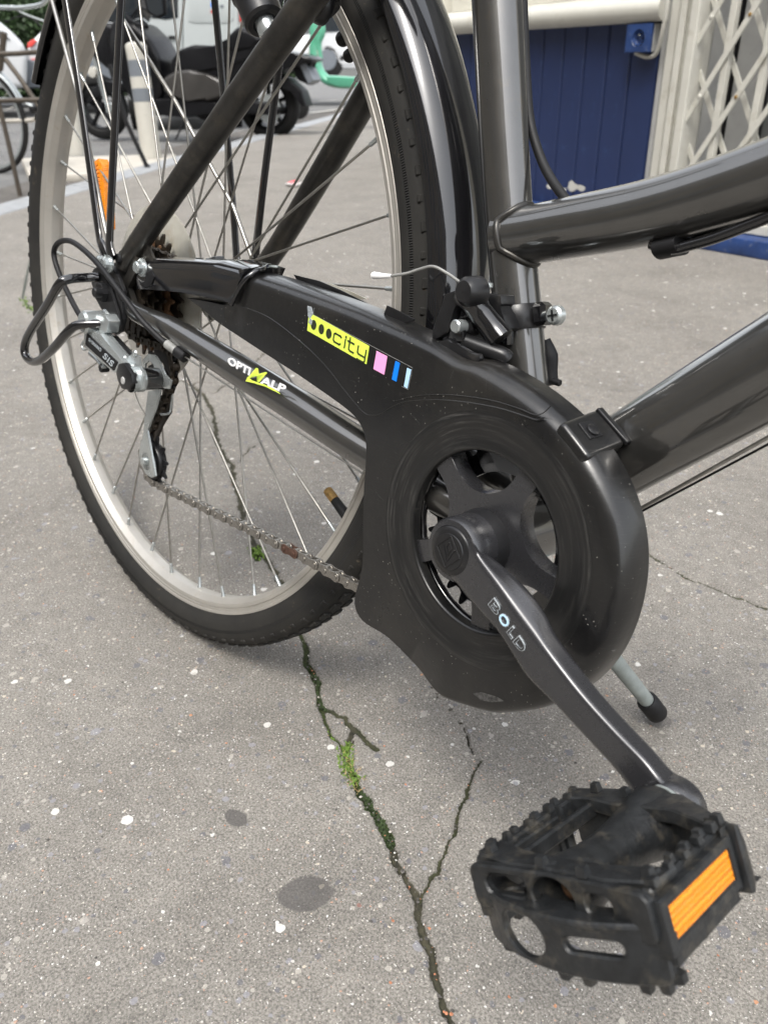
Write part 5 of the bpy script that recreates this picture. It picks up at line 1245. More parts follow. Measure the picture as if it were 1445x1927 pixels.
# rear sleeve of the case
sl_ = [(257, 545, -.0645, .001), (255, 515, -.0645, .002), (258, 488, -.0600, .006), (272, 481, -.054, .009), (300, 480, -.050, .010), (340, 481, -.048, .011), (390, 483, -.046, .011), (440, 486, -.045, .011), (486, 496, -.044, .011), (505, 503, -.044, .010), (480, 512, -.054, .004), (462, 526, -.060, .002), (446, 548, -.0645, .001), (434, 572, -.0645, .001), (400, 563, -.0645, .001), (340, 552, -.0645, .001), (300, 548, -.0645, .001)]
slv = shell('chain_case_sleeve', sl_, -.0645, -.028, 'gloss_black', cls=False)
tube('sleeve_rib', [B(503, 500, -.036), B(494, 506, -.0495), B(478, 512, -.0575), B(460, 528, -.0635), B(446, 550, -.0655), B(435, 573, -.066)], .0019, 'gloss_black', slv, 10, 5)
tube('sleeve_rib', [B(420, 484, -.036), B(400, 486, -.046), B(388, 491, -.055), B(381, 498, -.0605)], .0014, 'gloss_black', slv, 10, 5)
tube('sleeve_rib', [B(472, 494, -.036), B(456, 496, -.046), B(448, 502, -.055), B(441, 511, -.0605)], .0014, 'gloss_black', slv, 10, 5)
lathe('sleeve_bolt', [(-.010, 0), (-.010, .0042), (-.009, .0052), (-.0045, .0056), (-.0045, .0078), (-.0030, .0082), (-.0030, 0)], B(268, 503, -.0645) + YB * .003, YB, 'zinc', slv, 24, auto=25)
poly('sleeve_slot', [(276, 512), (284, 508), (290, 520), (284, 536), (272, 542), (262, 534), (272, 530)], -.0655, .0012, 'matte_black', slv, .0003)
# torn, clouded edge of the case top
poly('torn_edge', [(552, 516), (566, 520), (600, 528), (640, 545), (690, 570), (720, 588), (712, 592), (660, 568), (600, 544), (560, 530)], -.034, .001, 'satin_black', cc_, .0002)
poly('torn_edge', [(600, 531), (622, 533), (660, 548), (690, 562), (672, 563), (640, 552)], -.030, .001, 'cream_plastic', cc_, .0002)
poly('torn_flap', [(722, 590), (728, 574), (744, 582), (780, 600), (776, 605), (758, 608), (754, 616), (758, 624), (744, 606)], -.046, .0012, 'satin_black', cc_, .0003)

# stickers
def sticker(name, l, m, y=yF - .0004, par=cc_): return slab(name, [B(u, v, y) for u, v in l], YB, 0, .0003, m, par, 0)
sticker('yellow_sticker', [(581, 591), (586, 590), (694.5, 651), (689, 685), (578, 621.5)], 'yellow_print')
for u, v in ((590, 611), (604.5, 619), (618.5, 627.5)):
    c_ = B(u, v, yF - .0006); sticker_ = mesh('dot', [c_ + xz(.0030 * math.cos(a_), .0034 * math.sin(a_)) for a_ in np.linspace(0, 2 * math.pi, 24, endpoint=False)], [tuple(range(24))], 'dark_print', cc_, smooth=False)
o_, e_, h_ = B(626.5, 642.5, yF - .0006), B(683, 675.5, yF - .0006), B(629.5, 623, yF - .0006)
# letters of the sticker drawn as strokes
ex_ = (e_ - o_); ey_ = (h_ - o_)
def stroke(name, l, w=.0011):
    pts = [o_ + ex_ * a_ + ey_ * b_ for a_, b_ in l]
    for a_, b_ in zip(pts[:-1], pts[1:]):
        d_ = (b_ - a_) / np.linalg.norm(b_ - a_); n2 = np.cross(YB, d_) * w / 2; a2, b2 = a_ - d_ * w * .4, b_ + d_ * w * .4
        slab(name, [a2 - n2, b2 - n2, b2 + n2, a2 + n2], YB, -.0001, .0001, 'dark_print', cc_)
stroke('letter_c', [(.24, .78), (.20, .86), (.04, .86), (.0, .76), (.0, .18), (.04, .06), (.20, .06), (.24, .16)])
stroke('letter_i', [(.38, .06), (.38, .80)]); stroke('letter_i', [(.385, 1.02), (.385, 1.10)], .0013)
stroke('letter_t', [(.52, 1.2), (.52, .16), (.56, .05), (.68, .05)]); stroke('letter_t', [(.46, .84), (.66, .84)])
stroke('letter_y', [(.80, .90), (.80, .34), (.84, .22), (1.04, .22)]); stroke('letter_y', [(1.05, .90), (1.05, -.16), (1.0, -.28), (.82, -.28)])
sticker('pink_stripe', [(708.5, 660), (728.5, 670.5), (722.5, 705), (702.5, 694)], 'pink_print')
sticker('blue_stripe', [(744, 679), (752, 683), (745.5, 718), (737, 713.5)], 'blue_print')
sticker('pale_stripe', [(766, 692), (773.5, 695.5), (766, 731), (760, 727)], 'pale_blue_print')
for (a_, b_) in (((586, 590), (776, 692)), ((776, 692), (768, 733)), ((768, 733), (756, 727))):
    tube('film_edge', [B(*a_, yF - .0003), B(*b_, yF - .0003)], .00013, 'cable_grey', cc_, 4)
for (l) in ([(578, 575), (586, 577), (589, 590), (583, 600), (579, 594), (581, 585)], [(583, 598), (588, 602), (586, 612), (580, 606)]):
    sticker('torn_film', l, 'silver_print', yF - .0007)

# lettering on the chainstay (wraps on its outward face)
def stay_pt(u, v): 
    y_ = float(np.interp(u, [430, 545], [-.0705, -.0660])); return B(u, v, y_)
dp = [(385, 632), (420, 652), (470, 684), (560, 742), (540, 744), (480, 722), (420, 690), (380, 660)]
o_, e_, h_ = stay_pt(428, 684), stay_pt(470, 707), stay_pt(431, 669)
lettering('lettering', 'OPTI', o_, e_ - o_, h_ - o_, np.linalg.norm(e_ - o_), np.linalg.norm(h_ - o_) * .95, 'white_print', bike, .0004, 0.035)
o_, e_, h_ = stay_pt(468, 709.5), stay_pt(495, 722), stay_pt(476, 689)
lettering('lettering', 'M', o_, e_ - o_, h_ - o_, np.linalg.norm(e_ - o_), np.linalg.norm(h_ - o_), 'yellow_print', bike, .0005, 0.01, .3)
o_, e_, h_ = stay_pt(489, 721), stay_pt(535, 740), stay_pt(494, 706)
lettering('lettering', 'ALP', o_, e_ - o_, h_ - o_, np.linalg.norm(e_ - o_), np.linalg.norm(h_ - o_) * .95, 'white_print', bike, .0004, 0.035)
sw = [(467, 709), (463, 717), (476, 720), (500, 727), (528, 741), (516, 731), (497, 723), (474, 715.5)]
slab('green_swoosh', [stay_pt(u, v) - YB * .0002 for u, v in sw], YB, -.0003, .0001, 'yellow_print', bike, 0)

# --- chainring, spider, crank
ch = np.array([BBc[0], 0, BBc[2]])
v_, f_ = cog_geo(ch, 38, -.0465, -.0445, .058, .02); crs = mesh('chainring', v_, f_, 'gloss_black', bike, smooth=False)
tube('ring_edge', [ch + xz(.0605 * math.cos(a_), .0605 * math.sin(a_), -.0462) for a_ in np.linspace(0, 2 * math.pi, 72, endpoint=False)], .0034, 'gloss_black', crs, 12, 0, closed=True)
v_, f_ = cog_geo(ch, 28, -.0395, -.0375, .040, .1); mesh('inner_chainring', v_, f_, 'gloss_black', crs, smooth=False)
sp_o = []
for i in range(300):
    a_ = 2 * math.pi * i / 300; r_ = .0655
    bis = min(((a_ - R_(138 + 36 + 72 * k) + math.pi) % (2 * math.pi) - math.pi for k in range(5)), key=abs)
    D_, q_ = .0560, .0262; disc = q_ * q_ - (D_ * math.sin(bis)) ** 2
    if disc > 0: r_ = D_ * math.cos(bis) - math.sqrt(disc)
    sp_o.append((min(r_, .0655) * math.cos(a_), min(r_, .0655) * math.sin(a_)))
for i in range(0):
    a_ = 2 * math.pi * i / 200; c5 = abs(math.cos(2.5 * (a_ - R_(138)))); r_ = .0225 + .050 * c5 ** 3.6; sp_o.append((min(r_, .0655) * math.cos(a_), min(r_, .0655) * math.sin(a_)))
v_, f_ = slab_geo([ch + xz(x, z, 0) for x, z in sp_o], YB, -.0570, -.0440, .0016, 2); spd = mesh('spider', v_, f_, 'crank_black', crs, auto=40)
lathe('spindle_boss', [(-.072, .0178), (-.064, .0196), (-.060, .0205), (-.046, .021), (-.036, .021)], ch, YB, 'matte_black', crs, 40)

L_e = [(826, 1068), (836, 1085), (855, 1099), (877, 1126), (904, 1157), (931, 1186), (958, 1228), (989, 1275), (1044, 1330), (1099, 1389), (1146, 1440), (1177, 1479), (1196, 1504), (1216, 1524)]
R_e = [(872, 990), (883, 1004), (891, 1022), (904, 1050), (939, 1101), (972, 1150), (1006, 1194), (1033, 1229), (1091, 1303), (1154, 1373), (1212, 1432), (1244, 1471), (1271, 1487), (1294, 1514)]
F_e = [(888, 982), (899, 1012), (908, 1028), (915, 1037), (956, 1066), (995, 1103), (1030, 1150), (1052, 1195), (1118, 1283), (1173, 1346), (1232, 1408), (1271, 1451), (1306, 1472), (1330, 1502)]
nS = len(L_e); ys = np.linspace(-.0835, -.0965, nS); tks = np.interp(np.arange(nS), [0, 3, 4, 6, 8, nS - 1], [.016, .013, .014, .0155, .0145, .0135])
secs = []
for i in range(nS):
    l_, r_, f__ = B(*L_e[i], ys[i]), B(*R_e[i], ys[i]), B(*F_e[i], ys[i] + tks[i])
    lb = l_ + YB * tks[i] * .95
    loop = []
    for (a_, b_, k) in ((l_, r_, 8), (r_, f__, 6), (f__, lb, 4), (lb, l_, 4)):
        for j in range(k): loop.append(a_ * (1 - j / k) + b_ * (j / k))
    # crown the faces a little and ease the corners
    loop = [np.array(p) for p in loop]
    for _ in range(1): loop = [loop[j] * .5 + (loop[j - 1] + loop[(j + 1) % len(loop)]) * .25 for j in range(len(loop))]
    secs.append(loop)
N_ = len(secs[0]); sec2 = []
for i in range(nS - 1):
    for k in range(4):
        s = k / 4; p = []
        for j in range(N_):
            q = [secs[max(i - 1, 0)][j], secs[i][j], secs[i + 1][j], secs[min(i + 2, nS - 1)][j]]
            p.append(0.5 * (2 * q[1] + (q[2] - q[0]) * s + (2 * q[0] - 5 * q[1] + 4 * q[2] - q[3]) * s * s + (3 * q[1] - q[0] - 3 * q[2] + q[3]) * s ** 3))
        sec2.append(p)
sec2.append(secs[-1])
vs = [p for s in sec2 for p in s]; fs = []
for i in range(len(sec2) - 1):
    for j in range(N_): fs.append((i * N_ + j, i * N_ + (j + 1) % N_, (i + 1) * N_ + (j + 1) % N_, (i + 1) * N_ + j))
fs += [tuple(reversed(range(N_))), tuple(range((len(sec2) - 1) * N_, len(sec2) * N_))]
crank = mesh('crank_arm', vs, fs, 'crank_black', bike, auto=75)
lathe('crank_boss', [(-.0005, .0150), (.0, .0180), (.002, .0192), (.012, .0195), (.024, .0190)], ch + YB * -.0842, YB, 'crank_black', crank, 44)
cap = lathe('crank_cap', [(0, 0), (0, .0105), (.0006, .0108), (.0012, .0140), (.0022, .0148), (.004, .0148)], ch + YB * -.0870, YB, 'satin_black', crank, 48, auto=50)
# embossed diamond with an arrow, pressed in the cap
cp = ch + YB * -.0872
def emb(l, w=.0007):
    for a_, b_ in zip(l[:-1], l[1:]):
        a2, b2 = cp + xz(*a_), cp + xz(*b_); d_ = (b2 - a2) / np.linalg.norm(b2 - a2); n2 = np.cross(YB, d_) * w / 2
        slab('embossing', [a2 - n2, b2 - n2, b2 + n2, a2 + n2], YB, -.0003, .0002, 'satin_black', cap, .0001, 1)
R1 = .0100
emb([(0, R1), (R1 * .9, 0), (0, -R1), (-R1 * .9, 0), (0, R1)]); emb([(-.0045, .003), (0, -.0065), (.0045, .003)]); emb([(-.0022, .003), (0, -.002), (.0022, .003), (0, .006), (-.0022, .003)])
eye_c = (B(1262, 1508, -.0965) + B(1296, 1500, -.083)) / 2
pa = np.array([.6190, -.1000, -.1100])                        # origin of the pedal cage
pa2 = np.array([.6170, -.1000, -.1160])                       # pedal axle at the crank face
lathe('pedal_eye', [(0.0008, .0085), (0, .0112), (.0012, .0128), (.0120, .0138), (.0135, .0128), (.0135, 0)], xz(.6171, -.1184, -.0970), YB, 'crank_black', crank, 48, auto=60)
# worn lettering on the crank
o_, e_, h_ = B(919, 1137, -.0877), B(981, 1230, -.0896), B(931, 1124, -.0877)
dd = (e_ - o_); 
for k, (tx, s0, s1) in enumerate((('B', 0, .25), ('O', .28, .52), ('L', .57, .72), ('D', .76, 1.0))):
    a_ = o_ + dd * s0 - YB * .0002; hh_ = (h_ - o_) * (1.0 if k < 2 else .95)
    lettering('letter', tx, a_, dd, hh_, np.linalg.norm(dd) * (s1 - s0), np.linalg.norm(hh_), 'silver_print', crank, .0004, 0.03)
    lettering('letter_inside', tx, a_ - YB * .0003 + dd * .012 + hh_ * .09, dd, hh_, np.linalg.norm(dd) * (s1 - s0 - .025), np.linalg.norm(hh_) * .82, 'crank_black' if k != 1 else 'pale_blue_print', crank, .0004, 0.0)

# --- chain
CY = -.046
def arc(c, r, a0, a1, n=24): return [c + xz(r * math.cos(R_(a0 + (a1 - a0) * i / n)), r * math.sin(R_(a0 + (a1 - a0) * i / n)), 0) for i in range(n + 1)]
c0 = xz(0, 0, CY); c1_ = xz(pg[0], pg[2], CY); c2 = xz(pl[0], pl[2], CY); c3 = xz(BBc[0], BBc[2], CY)
path = arc(c0, .0430, 86, 262) + arc(c1_, .0225, 60, -12, 8) + arc(c2, .0225, 168, 272, 12)
pe = B(668, 1100, CY); low = [B(u, v, CY) for u, v in ((400, 962), (480, 1000), (580, 1052), (668, 1102))]
path += low + arc(c3, .0778, -118, 84, 40)
path = [np.array([p[0], CY, p[2]]) for p in path]
L_ = [0]
for a_, b_ in zip(path, path[1:] + path[:1]): L_.append(L_[-1] + np.linalg.norm(b_ - a_))
tot = L_[-1]; nlk = int(round(tot / .0127)); nlk -= nlk % 2; pitch = tot / nlk
PP = np.array(path + path[:1]); pos = np.array([[np.interp(k * pitch, L_, PP[:, i]) for i in range(3)] for k in range(nlk)])
def link_geo(wide):
    w_ = .0030 if wide else .0019; G2 = []
    out = []
    for s, r_ in ((1, .0041), (-1, .0041)):
        for k in range(-4, 5): a__ = R_(k * 22); out.append((s * (.00635 + r_ * math.cos(a__)), s * r_ * math.sin(a__)))
        out.append((0, s * .0027))
    for sg in (-1, 1):
        G2.append(slab_geo([xz(x, z, sg * w_) for x, z in out], YB, -.0005, .0005, .00015, 1))
    for s in (-1, 1):
        if wide: G2.append(lathe_geo([(-.0044, 0), (-.0044, .0015), (-.0041, .0019), (.0041, .0019), (.0044, .0015), (.0044, 0)], xz(s * .00635, 0), YB, 10))
        else: G2.append(lathe_geo([(-.0014, .0), (-.0014, .0038), (.0014, .0038), (.0014, 0)], xz(s * .00635, 0), YB, 12))
    return join(*G2)
v_, f_ = link_geo(True); chain = None
ch_o = bpy.data.objects.new('chain', None); COL.objects.link(ch_o); ch_o.parent = bike; OFF[ch_o.name] = np.zeros(3)
lw = mesh('chain_link', v_, f_, 'chain_steel', None, auto=40); v_, f_ = link_geo(False); ln_ = mesh('chain_link', v_, f_, 'chain_steel', None, auto=40)
LW, LN = lw.data, ln_.data
rl = lw.data.copy(); rl.materials[0] = MATS['rusty_link']
dk = lw.data.copy(); dk.materials[0] = MATS['greasy_steel']; dk2 = ln_.data.copy(); dk2.materials[0] = MATS['greasy_steel']
tgt = B(565, 1050, CY); mids = [(pos[k] + pos[(k + 1) % nlk]) / 2 for k in range(nlk)]
rk_ = min((k for k in range(0, nlk, 2)), key=lambda k: np.linalg.norm(mids[k] - tgt))
for k in range(nlk):
    a_, b_ = pos[k], pos[(k + 1) % nlk]; d_ = b_ - a_; an = math.atan2(d_[2], d_[0]); c_ = mids[k]
    src = lw if k % 2 == 0 else ln_
    if k in (0, 1): o = src
    else: o = src.copy(); COL.objects.link(o)
    o.data = LW if k % 2 == 0 else LN
    if k == rk_: o.data = rl; o['label'] = 'rusty brown chain link'
    elif c_[2] > pl[2] + .012 and c_[0] < .15: o.data = dk if k % 2 == 0 else dk2
    o.parent = ch_o; o.location = Vector(c_ - T0); o.rotation_euler = (0, -an, 0)

# --- pedal
tl = R_(33); pb, pc = np.array([math.cos(tl), 0, math.sin(tl)]), np.array([-math.sin(tl), 0, math.cos(tl)])
def PD(a, b, c): return pa + np.array([0, -a, 0]) + pb * b + pc * c
NA_ = -YB
ped = lathe('pedal', [(.004, .0095), (.0045, .0142), (.007, .0152), (.018, .0148), (.028, .0122), (.045, .0108), (.060, .0114), (.072, .0132), (.0825, .0136), (.0838, .0128), (.0838, .0104), (.081, .0096), (.070, .0094), (.069, 0)], pa2, NA_, 'pedal_plastic', bike, 44, auto=35)
lathe('dust_ring', [(.0010, .0105), (.0012, .0132), (.0040, .0137), (.0044, .0144), (.0046, .010)], pa2, NA_, 'kickstand_grey', ped, 36)
lathe('axle_end', [(.069, .0), (.075, .0), (.076, .0030), (.075, .0045), (.0695, .0050)], pa2, NA_, 'rust_brown', ped, 14)
lathe('axle_nut', cyl_prof(.069, .0735, .0068, .0006), pa2, NA_, 'steel', ped, 6, auto=20)
# outer end plate: bowed wall with a round hole, a slot and corner holes
def curved_wall(name, b0, b1, c0_, c1_, th, holes, m, par, afun, n=0, bev=.0008):
    outer = rrect((b0 + b1) / 2, (c0_ + c1_) / 2, b1 - b0, c1_ - c0_, .004, 4)
    # refine long edges so that the wall can bow
    ref = []
    for i in range(len(outer)):
        p, q = np.array(outer[i]), np.array(outer[(i + 1) % len(outer)]); k = max(1, int(np.linalg.norm(q - p) / .004))
        for j in range(k): ref.append(tuple(p * (1 - j / k) + q * j / k))
    o = holed(name, ref, holes, np.array([0, 0, 1.0]), 0, th, m, None, o=np.zeros(3), eu=XB, ev=YB, bev=bev)
    me_ = o.data
    for v in me_.vertices:
        b_, c__, t__ = v.co; p = PD(afun(b_) + t__, b_, c__) - T0; v.co = Vector(p)
    me_.update(); o.parent = par; OFF[o.name] = T0; return o
bow = lambda b: .0935 - 5.6 * b * b
bow_u = lambda b: .0840 + 1.6 * b * b
curved_wall('end_plate', -.043, .042, -.0250, -.0030, .0038, [circ(-.0170, -.0140, .0118, .0092, 28), rrect(.0165, -.0125, .0230, .0058, .0028)], 'pedal_plastic', ped, bow)
curved_wall('end_frame', -.043, .042, -.0100, .0085, .0045, [rrect(-.0255, .0010, .0200, .0085, .0040), circ(-.0030, -.0010, .0100, .0078, 28), rrect(.0185, .0000, .0120, .0078, .0030)], 'pedal_plastic', ped, bow_u)
bow_i = lambda b: .0115 + (max(b, 0) / .042) ** 1.4 * .0185
curved_wall('inner_plate', -.044, .044, -.018, .0075, .0050, [], 'pedal_plastic', ped, bow_i)
def plate_bc(name, l_ab, holes, c0_, c1_, m='pedal_plastic', bev=.0008):
    return holed(name, l_ab, holes, pc, c0_, c1_, m, ped, o=pa, eu=NA_, ev=pb, bev=bev)
outer = [(.070, -.042), (.084, -.042), (.0870, -.022), (.0860, -.012), (.0860, .012), (.0870, .022), (.083, .041), (.070, .042), (.074, .026), (.076, .014), (.076, -.014), (.074, -.026)]
plate_bc('outer_bridge', outer, [], .0055, .0095)
lip = [(bow(b_) - .010, b_) for b_ in np.linspace(-.0415, .0410, 14)] + [(bow(b_) + .004, b_) for b_ in np.linspace(.0410, -.0415, 14)]
plate_bc('end_ledge', lip, [circ(.0850, -.0215, .0042, .0090, 18)], -.0062, -.0036)
lip = [(bow(b_) - .006, b_) for b_ in np.linspace(-.0415, .0410, 14)] + [(bow(b_) + .0035, b_) for b_ in np.linspace(.0410, -.0415, 14)]

outer = [(.006, -.012), (.008, -.030), (.010, -.043), (.022, -.044), (.020, -.030), (.024, -.014), (.024, .014), (.030, .028), (.038, .043), (.030, .0435), (.018, .026), (.008, .012)]
plate_bc('inner_bridge', outer, [], .0020, .0088)
def bar_ab(name, b_, c_, a0, a1, w, h, m='pedal_plastic', bev=.0010): return box(name, PD((a0 + a1) / 2, b_, c_), NA_, pb, pc, a1 - a0, w, h, m, ped, bev)
bar_ab('side_rail', -.0425, .0035, .010, .084, .0060, .0090); bar_ab('side_rail', -.0425, -.0190, .010, .084, .0055, .0060); bar_ab('side_rail', -.0300, .0030, .018, .078, .0035, .0070)
bar_ab('side_rail', -.0445, -.0070, .050, .078, .0030, .0180)
bar_ab('side_rail', 0.0385, .0050, .030, .086, .0045, .0060); bar_ab('side_rail', .0385, -.0190, .032, .084, .0055, .0060)
def tooth(p, n_, w_=.0040, h_=.0034):
    u_ = pb if abs(n_ @ pb) < .7 else NA_; v_ = np.cross(n_, u_); v_ /= np.linalg.norm(v_)
    g_ = []; 
    for k_, s_ in ((0, 1.0), (1, .74)): g_ += [p + n_ * h_ * k_ + (u_ * i_ + v_ * j_) * w_ * .5 * s_ for i_, j_ in ((-1, -1), (1, -1), (1, 1), (-1, 1))]
    o_t = mesh('tooth', g_, [(3, 2, 1, 0), (4, 5, 6, 7), (0, 1, 5, 4), (1, 2, 6, 5), (2, 3, 7, 6), (3, 0, 4, 7)], 'pedal_plastic', ped, smooth=False); return o_t
rt = random.Random(4)
for sgn, b_ in ((-1, -.0425), (1, .0385)):
    for i in range(10): tooth(PD((.013 if sgn < 0 else .033) + i * (.0076 if sgn < 0 else .0055), b_ + (.0012 if i % 2 else -.0012), 0.0078 if sgn < 0 else .0084), pc, rt.uniform(.0034, .0046), rt.uniform(.0022, .0036))
    for i in range(8): tooth(PD(.014 + i * .0093, b_, -.0218), -pc, rt.uniform(.0034, .0046), (rt.uniform(.0022, .0034) if sgn < 0 else .0006))
    for i in range(7): tooth(PD((.018 if sgn < 0 else .036) + i * (.0092 if sgn < 0 else .0066), b_ + sgn * (-.0020), .0055), -pb * sgn, .0030, .0020)
for (a_, b_) in ((.0125, -.0300), (.0155, -.0120), (.0840, -.0080), (.0860, .0130), (.0330, .0400), (.0800, -.0385), (.0800, .0370)): tooth(PD(a_, b_, .0090), pc, .0044, .0040)
for b_ in (-.036, -.002, .0085, .030, .0365): tooth(PD(bow(b_) - .001, b_, -.0254), -pc, .0046, .0040)
for c_ in (-.023, -.016, -.009): tooth(PD(.0840, .0405, c_), pb, .0046, .0036)
for c_ in (-.024, -.012): tooth(PD(.0820, -.0425, c_), -pb, .0044, .0030)
lathe('drain_hole', [(.0, .0), (0, .0022), (.0004, .0026)], PD(.016, .004, .0158), pc, 'matte_black', ped, 12)
# reflectors front and rear in their frames
for sgn in (1, -1):
    b_ = .0425 * sgn
    fr_o = [(.0345, -.0150), (.0885, -.0150), (.0885, .0055), (.0345, .0055)]
    holed('reflector_frame', fr_o, [[(.0378, -.0102), (.0838, -.0102), (.0838, .0014), (.0378, .0014)]], pb * sgn, 0, .0072, 'pedal_plastic', ped, o=pa + pb * (b_ - .0050 * sgn), eu=NA_, ev=pc, bev=.0009)
    box('reflector', PD(.0608, b_ + .0004 * sgn, -.0050), NA_, pc, pb, .0464, .0122, .0020, 'amber', ped, .0003)
    box('reflector_back', PD(.0608, b_ - .0030 * sgn, -.0050), NA_, pc, pb, .0464, .0132, .0020, 'pedal_plastic', ped, .0003)
    slab('reflector_arm', [PD(.0335, b_, .0095), PD(.0300, b_, .0085), PD(.0280, b_, .0), PD(.0278, b_, -.0150), PD(.0300, b_, -.0190), PD(.0335, b_, -.0180)], pb * sgn, -.006, .0045, 'pedal_plastic', ped, .0014, 2)

# --- front derailleur and its clamp
sdir = (st[2] - st[1]) / np.linalg.norm(st[2] - st[1])
q0 = P0(985, 598); onax = st[1] + sdir * ((q0 - st[1]) @ sdir)
fd = lathe('front_derailleur', [(-.0075, .0152), (-.0075, .0166), (-.0070, .0170), (.0070, .0170), (.0075, .0166), (.0075, .0152)], onax, sdir, 'satin_black', bike, 44)
fwd = np.cross(YB, sdir); fwd = fwd if fwd[0] > 0 else -fwd
lug = onax + fwd * .0205 - YB * .002
box('clamp_lug', lug, fwd, YB, sdir, .010, .012, .0140, 'gloss_black', fd, .0025)
lathe('clamp_screw', [(-.014, 0), (-.014, .0042), (-.0125, .0056), (-.009, .0060), (-.0085, .0056), (-.0085, .0)], P0(1043, 593, -.014) + YB * .012, YB, 'zinc', fd, 20, auto=25)
for an in (20, 110):
    box('screw_cross', P0(1043, 593, -.014) - YB * .0022, xz(math.cos(R_(an)), math.sin(R_(an))), YB, xz(-math.sin(R_(an)), math.cos(R_(an))), .0064, .0008, .0011, 'matte_black', fd)
def z7(l): return [(780 + x * .2353, 480 + y * .2353) for x, y in l]
def fpoly(name, l, y, t, m, bev=.0008): return poly(name, z7(l), y, t, m, fd, bev)
fpoly('outer_arm', [(236, 308), (345, 272), (352, 330), (318, 420), (284, 536), (270, 618), (200, 650), (140, 690), (138, 590), (186, 520)], -.050, .007, 'satin_black', .0014)
fpoly('cage_plate', [(140, 700), (268, 668), (300, 700), (350, 742), (440, 776), (512, 790), (524, 826), (500, 868), (430, 876), (260, 790)], -.052, .004, 'satin_black', .0012)
fpoly('cage_link', [(276, 560), (300, 520), (384, 560), (390, 690), (280, 690)], -.049, .003, 'gloss_black')
fpoly('rear_block', [(520, 330), (560, 305), (688, 318), (694, 392), (676, 404), (706, 470), (738, 584), (706, 612), (640, 560), (520, 400)], -.026, .014, 'satin_black', .0014)
fpoly('support', [(380, 300), (520, 300), (700, 450), (740, 470), (740, 720), (650, 715), (540, 640), (400, 500)], -.020, .012, 'gloss_black', .001)
z = lambda x, y, yy: P0(780 + x * .2353, 480 + y * .2353, yy)
tube('swing_arm', [z(405, 300, -.044), z(440, 330, -.044), z(520, 450, -.040), z(620, 580, -.036), z(690, 670, -.034)], [.0085, .0092, .0075, .0078, .0085], 'gloss_black', fd, 18, 5)
lathe('arm_boss', [(-.004, 0), (-.003, .006), (0, .0085), (.010, .0092), (.010, 0)], z(415, 290, -.052), YB, 'satin_black', fd, 24)
tube('spring_core', [z(370, 580, -.040), z(500, 545, -.036)], .003, 'matte_black', fd, 10)
for i in range(6):
    c_ = z(392 + i * 17, 575 - i * 4, -.040 + i * .0006); d_ = z(500, 545, -.036) - z(370, 580, -.040); u_, w_, _n = frame_of(d_)
    tube('spring_coil', [c_ + (u_ * math.cos(a_) + w_ * math.sin(a_)) * .0056 for a_ in np.linspace(0, 2 * math.pi, 20, endpoint=False)], .0010, 'matte_black', fd, 6, 0, closed=True)
lathe('pin', cyl_prof(-.003, .006, .0040, .0008), z(345, 568, -.050), YB, 'zinc', fd, 18)
lathe('limit_screw', [(0, .003), (.003, .003), (.0034, .0044), (.0055, .0040), (.006, 0)], z(485, 262, -.040), ZB, 'zinc', fd, 16)
lathe('limit_screw', [(0, .003), (.003, .003), (.0034, .0044), (.0055, .0040), (.006, 0)], z(560, 292, -.036), ZB, 'zinc', fd, 16)
tube('cage_rod', [z(400, 690, -.044), z(560, 750, -.040), z(700, 800, -.036), z(735, 830, -.034)], .0050, 'satin_black', fd, 14, 4)
fpoly('inner_cage', [(460, 560), (600, 640), (590, 740), (440, 700)], -.030, .002, 'zinc', .0003)
wire = [z(400, 240, -.046), P0(862, 528, -.048), P0(840, 513, -.050), P0(815, 501, -.053), P0(790, 506, -.055), P0(765, 514, -.057), P0(735, 519, -.058)]
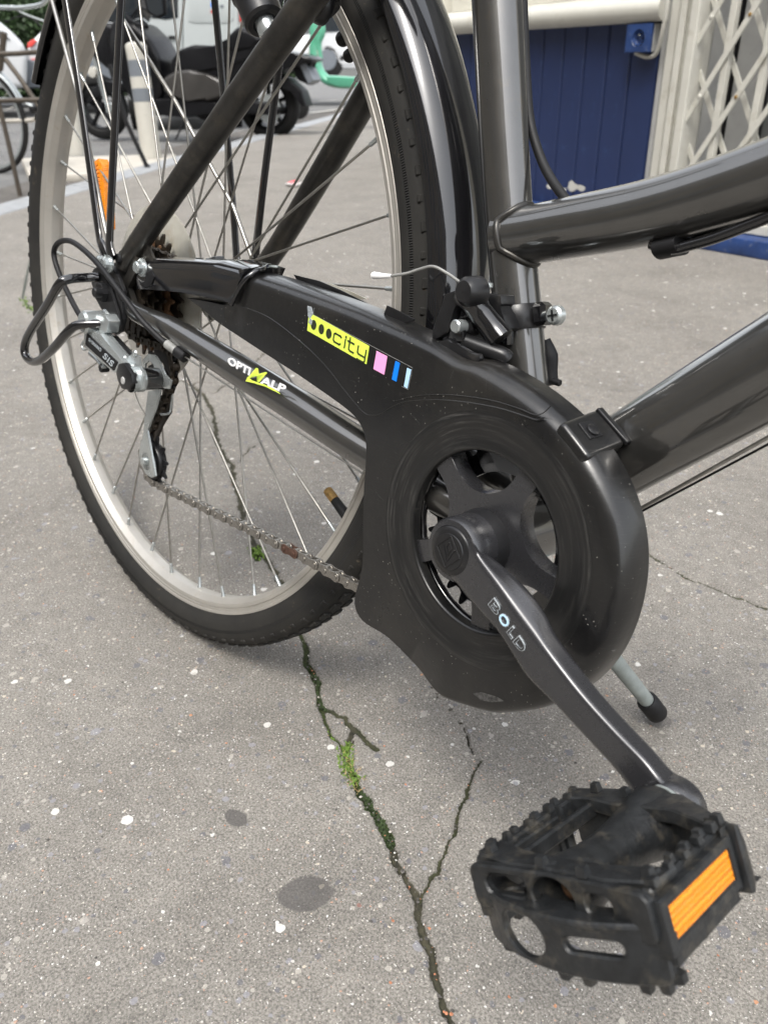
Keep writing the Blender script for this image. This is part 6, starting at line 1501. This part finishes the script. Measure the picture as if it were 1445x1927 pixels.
tube('cable_end', wire, .0009, 'cable_grey', fd, 8, 6)
tube('cable_tip', [P0(736, 519, -.058), P0(722, 519, -.0585), P0(704, 518, -.059), P0(701, 518, -.059)], [.0012, .0016, .0024, .0015], 'white_print', fd, 12, 3)
# tyre of the chainring side seen past the seat tube: rear of the bottom gear cable guide
tube('cable_guide', [P0(1024, 640, .012), P0(1034, 670, .014), P0(1036, 700, .014), P0(1040, 724, .014)], [.004, .0055, .0045, .004], 'matte_black', bike, 12, 4)
lathe('guide_stub', cyl_prof(0, .010, .0022), P0(1030, 713, .012), XB, 'matte_black', bike, 10)

# --- cables
tube('gear_cable', [P0(982, -40, .018), P0(988, 100, .018), P0(995, 210, .016), P0(1008, 270, .014), P0(1032, 328, .010), P0(1072, 384, .004), P0(1100, 410, .002)], .0029, 'matte_black', bike, 14, 6)
for k, y_ in enumerate((-.004, .006)):
    tube('brake_cable', [P0(1225, 458 + k, y_), P0(1262, 468, y_), P0(1300, 460 - 4 * k, y_), P0(1345, 447 - 6 * k, y_), P0(1400, 426 - 8 * k, y_), P0(1460, 402 - 10 * k, y_), P0(1540, 362, y_)], .0030, 'gloss_black', bike, 14, 5)
tube('cable_clip', [P0(1241, 468, 0), P0(1284, 459, 0)], .0056, 'matte_black', bike, 16, 0, flat=(YB, 1.7))
tube('bare_wire', [P0(1190, 966, .0), P0(1212, 953, .0), P0(1445, 823, .0), P0(1600, 736, .0)], .0011, 'steel', bike, 8)
tube('bare_wire', [P0(1200, 966, .006), P0(1445, 836, .006), P0(1600, 752, .006)], .0007, 'matte_black', bike, 8)

# --- kickstand
kf = (MW.T @ G(1238, 1345, .012)) + T0
km = B(1010, 1060, .050)
k1 = kf + (km - kf) * .06
ks = tube('kickstand', [k1, kf + (km - kf) * .55, km], [.0064, .0072, .0080], 'kickstand_grey', bike, 22)
tube('rubber_foot', [kf, kf + (km - kf) * .012, kf + (km - kf) * .11, kf + (km - kf) * .118], [.0078, .0096, .0094, .0078], 'matte_black', ks, 20)
